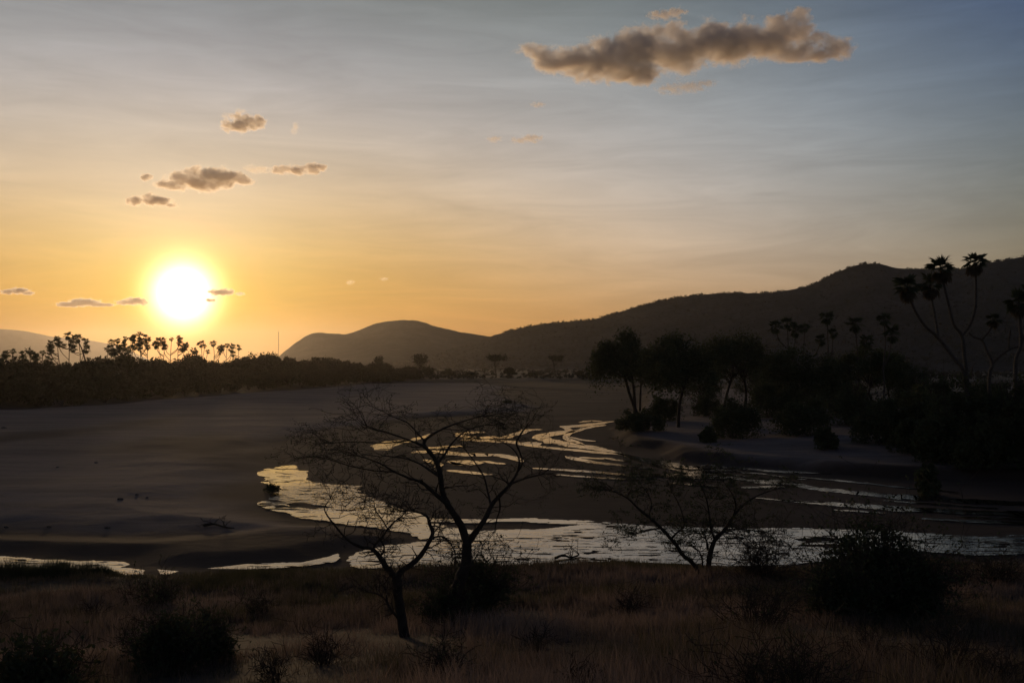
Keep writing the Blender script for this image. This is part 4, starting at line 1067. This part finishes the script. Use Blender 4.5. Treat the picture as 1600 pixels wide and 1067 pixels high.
# ------------------------------------------------------------------ dry grass and reeds
def blades(x, y, hgt, wid, rs, bend=.45):
    N = len(x); z = height(x, y) - .03
    az = rs.uniform(0, 2 * math.pi, N); fx, fy = np.cos(az), np.sin(az)
    la = rs.uniform(0, 2 * math.pi, N); lean = rs.uniform(.05, bend, N) * hgt
    lx, ly = np.cos(la) * lean, np.sin(la) * lean
    V = np.zeros((N, 5, 3))
    V[:, 0] = np.stack([x - fx * wid, y - fy * wid, z], 1); V[:, 1] = np.stack([x + fx * wid, y + fy * wid, z], 1)
    mx, my = x + lx * .3, y + ly * .3
    V[:, 2] = np.stack([mx + fx * wid * .7, my + fy * wid * .7, z + hgt * .55], 1); V[:, 3] = np.stack([mx - fx * wid * .7, my - fy * wid * .7, z + hgt * .55], 1)
    V[:, 4] = np.stack([x + lx, y + ly, z + hgt * .97], 1)
    b = np.arange(N)[:, None] * 5
    return V.reshape(-1, 3), [b + np.array([[0, 1, 2, 3]]), b + np.array([[3, 2, 4]])]
rs = np.random.default_rng(12)
N = 430000
th = rs.uniform(-.58, .58, N); r = 9.5 + 44 * rs.uniform(0, 1, N) ** .85
# blades grow in tufts
tc = rs.integers(0, 26000, N); tth = rs.uniform(-.58, .58, 26000); tr = 9.5 + 46 * rs.uniform(0, 1, 26000) ** .8
tx, ty_ = tr * np.sin(tth), tr * np.cos(tth)
x = tx[tc] + rs.normal(size=N) * .13; y = ty_[tc] + rs.normal(size=N) * .13
cover = fbm(x / 4.2, y / 4.2, 55, 4)
d_f = sdf(x, y, P_FORE)
ok = (d_f > .8) & (cover + .12 * rs.uniform(-1, 1, N) > .33) & (rs.uniform(0, 1, N) < sstep(d_f, .5, 7) * .75 + .25)
x, y, cover, d_f, tc = x[ok], y[ok], cover[ok], d_f[ok], tc[ok]
tsize = rs.uniform(.35, 1.5, 26000)[tc]
hg = (.24 + .85 * np.clip(cover - .34, 0, .4)) * tsize * rs.uniform(.6, 1.15, len(x)) * (.55 + .45 * sstep(d_f, 1, 10))
V, F = blades(x, y, hg, .0028 + .00022 * np.hypot(x, y), rs)
me = mesh_from('dry_grass', V, F, M['grass'])
tone = np.clip(.25 + 1.5 * (fbm(x / 6, y / 6, 91) - .38) + rs.uniform(-.28, .28, 26000)[tc] + rs.uniform(-.12, .12, len(x)), 0, 1) * (.35 + .65 * sstep(d_f, 2, 11))
at = me.attributes.new('tone', 'FLOAT', 'POINT'); at.data.foreach_set('value', np.repeat(tone, 5).astype(np.float32))
stuff(obj('dry_grass', me))
N = 9000
px_ = rs.uniform(-260, 190, N); py_ = 900 + 12 * rs.uniform(0, 1, N) - 3 * np.abs(px_ - 60) / 130 * 0
W = np.array([gp(a, b) for a, b in zip(px_, py_)])
env = np.clip(1 - ((px_ + 0) / 205.0) ** 4, .15, 1) * (.75 + .5 * fbm(px_ / 30, px_ * 0, 6))
V, F = blades(W[:, 0], W[:, 1], env * rs.uniform(.55, 1.15, N) * .95, .012, rs, .35)
stuff(obj('reeds', mesh_from('reeds', V, F, M['reed'])))

# ------------------------------------------------------------------ stones and driftwood on the sand, mast on the skyline
def lump(name, label, cat, x, y, wpx, group=None, seed=0, flat=.5):
    X, Y = gp(x, y, .4); d = Y; s = wpx * mpp(d) / 2; g0 = gz(X, Y)
    bm = bmesh.new(); bmesh.ops.create_icosphere(bm, subdivisions=2, radius=1)
    for v in bm.verts:
        n = mnoise.fractal(v.co * 1.3 + Vector((seed * 7.1, 0, 0)), 1, 2, 3)
        v.co *= 1 + .35 * n; v.co.x *= s; v.co.y *= s * .8; v.co.z *= s * flat
    me = bpy.data.meshes.new(name); bm.to_mesh(me); bm.free(); me.materials.append(M['stone'])
    return tag(obj(name, me, None, (X, Y, g0 + s * flat * .25)), label, cat, group)
GSn = 'dark stones on the pale sandbar'
for i, (x, y, wp, lab) in enumerate([(77, 815, 8, 'larger dark stone near the lower shore of the pale sandbar'), (214, 772, 6, 'dark stone, first of two close together in the middle of the sandbar'), (230, 775, 5, 'dark stone, second of two close together in the middle of the sandbar'),
        (188, 779, 10, 'flat dark stone beside the two close stones on the sandbar'), (150, 723, 5, 'small stone on the sand above the two close stones'), (90, 730, 5, 'small stone on the upper pale sand'), (10, 815, 7, 'dark stone on the sandbar by the picture edge'),
        (168, 817, 9, 'flat stone by the dark lower margin of the sandbar'), (6, 671, 8, 'dark stone on the upper sand at the picture edge')]):
    lump('stone', lab, 'stone', x, y, wp, GSn, i)
for lab, l, sd in (('long dead branch lying on the sandbar near its lower shore', [(318, 819), (335, 818), (352, 820), (366, 822)], 1), ('dead branch stranded in the shallows of the bright pool', [(868, 866), (880, 863), (892, 864), (905, 861)], 2)):
    c = gp(*l[1], .3); t = thing('driftwood_branch', lab, 'driftwood', (c[0], c[1], gz(*c)))
    Q = [Vector((*gp(x, y, .3), 0)) for x, y in l]
    for i, q in enumerate(Q): q.z = max(gz(q.x, q.y), WZ) + .09 + .05 * math.sin(i * 2.1)
    V, F = tube(Q, [.075, .065, .05, .03], 7, 4, sd, .12); build('stem', V, F, M['bark'], t, True)
    segs, tips = [], []; rg = random.Random(sd)
    for i in range(7): grow(segs, tips, rg, Q[rg.randrange(1, 4)], Vector((rg.gauss(0, 1), rg.gauss(0, .6), .7)), .9, .03, 0, dict(step=.2, wob=.3, up=0, rmin=.015, fork=.3, levels=2))
    V, F = twig_mesh(segs); build('twigs', V, F, M['twig'], t)
shrub('islet_tuft', 'small dark tuft of reeds on the spit cutting into the bright bend', 424, 756, 768, 26, 610, 900, .09, None, None, 9.9, 'reed')
shrub('bank_tuft', 'tiny tuft at the far shore in front of the stream bend', 793, 626, 632, 14, 611, 300, .25, None, None, 9.9)
# lattice mast far behind the wood
dm = 1500.0; b = pt(435, 560, dm); top = pt(435, 519, dm); g0 = gz(b.x, dm)
t = thing('radio_mast', 'thin lattice mast standing alone on the skyline between the wood and the hill', 'mast', (b.x, dm, g0))
segs = []
hm = top.z - g0; n = 22
for k in range(n):
    z0_, z1_ = g0 + hm * k / n, g0 + hm * (k + 1) / n; s = .55
    for c in range(3):
        a, a2_ = c * 2.094, (c + 1) * 2.094
        p0 = Vector((b.x + s * math.cos(a), dm + s * math.sin(a), z0_)); p1 = Vector((b.x + s * math.cos(a), dm + s * math.sin(a), z1_)); p2 = Vector((b.x + s * math.cos(a2_), dm + s * math.sin(a2_), z1_))
        segs += [(p0, p1, .1, .1), (p0, p2, .06, .06)]
V, F = twig_mesh(segs); build('lattice', V, F, M['steel'], t)
V, F = twig_mesh([(Vector((b.x, dm, g0 + hm)), Vector((b.x, dm, g0 + hm + 5)), .08, .05)]); build('aerial', V, F, M['steel'], t)

# ------------------------------------------------------------------ clouds
def cloud(label, lumps, d, tau, seed, amp=.55):
    """lumps (x, y, rx, ry in pixels) set at their distance and filled with droplets"""
    m_ = d / FPX
    cx = sum(l[0] for l in lumps) / len(lumps); cy = sum(l[1] for l in lumps) / len(lumps); C = pt(cx, cy, d)
    rg = random.Random(seed); bm = bmesh.new(); el = []
    rmax = max(l[3] for l in lumps) * m_
    for (x, y, rx, ry) in lumps:
        q = pt(x, y, d) - C + Vector((0, rg.uniform(-.4, .4) * rx * m_, 0))
        r = (rx * m_ * 1.12, max(ry, rx * .6) * m_ * 1.12, ry * m_ * 1.12)
        el.append((q, r))
        bmesh.ops.create_icosphere(bm, subdivisions=2, radius=1, matrix=Matrix.Translation(q) @ Matrix.Diagonal((r[0] * 1.5, r[1] * 1.5, r[2] * 1.5, 1)))
    me = bpy.data.meshes.new('cloud'); bm.to_mesh(me); bm.free()
    tmp = bpy.data.objects.new('cloud_source', me); COL.objects.link(tmp)
    md = tmp.modifiers.new('remesh', 'REMESH'); md.mode = 'VOXEL'; md.voxel_size = rmax / 3.2
    dg = bpy.context.evaluated_depsgraph_get()
    me2 = bpy.data.meshes.new_from_object(tmp.evaluated_get(dg)); bpy.data.objects.remove(tmp)
    me2.name = 'cloud'; me2.materials.clear()
    mt = mat_cloud('cloud', tau / (2 * rmax), el, rmax * 1.15, amp)
    dims = [max(v.co[i] for v in me2.vertices) - min(v.co[i] for v in me2.vertices) for i in range(3)]
    mt.cycles.volume_step_rate = max(.02, min(1.0, (rmax * .09) / (sum(dims) / 30)))
    me2.materials.append(mt)
    return tag(obj('cloud', me2, None, C), label, 'cloud', 'clouds in the evening sky')
cloud('long grey cloud with golden rims, by far the largest in the sky', [(836, 86, 30, 14), (885, 92, 50, 22), (945, 92, 60, 31), (1000, 84, 66, 34), (1060, 74, 66, 34), (1120, 66, 64, 34), (1180, 60, 58, 31), (1225, 52, 44, 29), (1244, 32, 22, 16), (1280, 72, 42, 18), (1322, 74, 24, 16),
       (920, 116, 44, 15), (1000, 110, 46, 16), (960, 122, 30, 10), (1150, 82, 60, 14), (1250, 80, 50, 14)], 6000, 9.0, 1)
cloud('thin golden wisp hanging under the largest cloud', [(1050, 138, 22, 8), (1080, 134, 26, 8), (1105, 132, 16, 5)], 6000, .9, 2, .8)
cloud('small grey scrap above the top rim of the largest cloud', [(1034, 25, 22, 6), (1055, 20, 16, 8)], 6000, 2.2, 3, .8)
cloud('compact brown-grey cloud highest over the sun', [(368, 198, 22, 10), (380, 192, 20, 14), (396, 194, 18, 11), (405, 188, 8, 9)], 9500, 7, 4)
cloud('faint upright wisp beside the compact cloud over the sun', [(461, 198, 5, 10), (460, 204, 6, 5)], 9500, .7, 5, .8)
cloud('faint grey wisp just above the compact cloud over the sun', [(358, 181, 14, 5), (375, 173, 10, 6)], 9500, .5, 19, .8)
cloud('broad flat-bottomed golden-grey cloud over the sun', [(262, 288, 22, 9), (285, 281, 28, 15), (308, 274, 24, 14), (335, 278, 34, 16), (360, 281, 26, 13), (382, 283, 16, 8), (320, 288, 40, 10)], 10500, 6.5, 6)
cloud('tiny round cloud at the tip of the broad golden-grey cloud', [(228, 277, 10, 6)], 10500, 6, 7)
cloud('low wedge-shaped cloud under the broad golden-grey cloud', [(212, 315, 15, 8), (234, 310, 16, 10), (252, 316, 18, 7), (268, 320, 10, 4)], 11000, 7, 8)
cloud('narrow ragged cloud trailing from the broad golden-grey cloud', [(436, 266, 14, 7), (462, 266, 20, 8), (490, 265, 16, 10), (502, 262, 8, 7)], 10500, 5, 9)
cloud('faint grey puff between the broad cloud and the narrow ragged one', [(394, 264, 12, 7), (408, 266, 12, 6)], 10500, 1.0, 10, .8)
cloud('small flat cloud low at the picture edge', [(14, 456, 12, 4), (30, 454, 14, 5), (42, 458, 10, 3)], 20000, 7, 11)
cloud('long flat cloud low beside the sun', [(110, 476, 22, 4), (130, 472, 22, 6), (155, 476, 20, 3)], 20000, 7, 12)
cloud('short flat cloud touching the glare of the sun', [(196, 473, 14, 4), (210, 470, 16, 6), (224, 473, 8, 4)], 20000, 7, 13)
cloud('little flat cloud on the far rim of the sun glare', [(338, 457, 12, 5), (350, 456, 14, 6), (328, 469, 8, 3)], 20000, 7, 14)
cloud('speck of cloud next to the little flat cloud by the sun', [(374, 459, 8, 3)], 20000, 2, 15)
cloud('tiny grey cloud speck low over the rounded hill', [(547, 441, 7, 4)], 18000, .8, 16)
cloud('minute cloud speck higher over the rounded hill', [(600, 436, 7, 3)], 18000, .6, 17)
cloud('pair-lobed small golden cloud in the clear sky below the largest cloud', [(810, 220, 12, 5), (830, 216, 16, 7)], 7500, 1.3, 18, .8)
cloud('small golden puff beside the pair-lobed cloud', [(772, 217, 11, 5)], 7500, .9, 20, .8)
cloud('lone faint golden puff between the largest cloud and the pair-lobed one', [(840, 165, 11, 4)], 7500, .8, 21, .8)

# ------------------------------------------------------------------ evening haze over the valley
bm = bmesh.new(); bmesh.ops.create_cube(bm, size=1.0)
for v in bm.verts: v.co = Vector((v.co.x * 21400, v.co.y * 21400, (-9.0 if v.co.z < 0 else HAZE_TOP)))
me = bpy.data.meshes.new('haze'); bm.to_mesh(me); bm.free()
hm_ = bpy.data.materials.new('haze'); hm_.use_nodes = True
t = NT(hm_.node_tree); hm_.node_tree.nodes.remove(hm_.node_tree.nodes['Principled BSDF'])
v = t.n('ShaderNodeVolumePrincipled'); v.inputs['Color'].default_value = (.86, .80, .74, 1)
v.inputs['Density'].default_value = HAZE_DENSITY; v.inputs['Anisotropy'].default_value = HAZE_ANISO
t.put(hm_.node_tree.nodes['Material Output'].inputs['Volume'], v.outputs[0])
me.materials.append(hm_)
stuff(obj('haze', me))
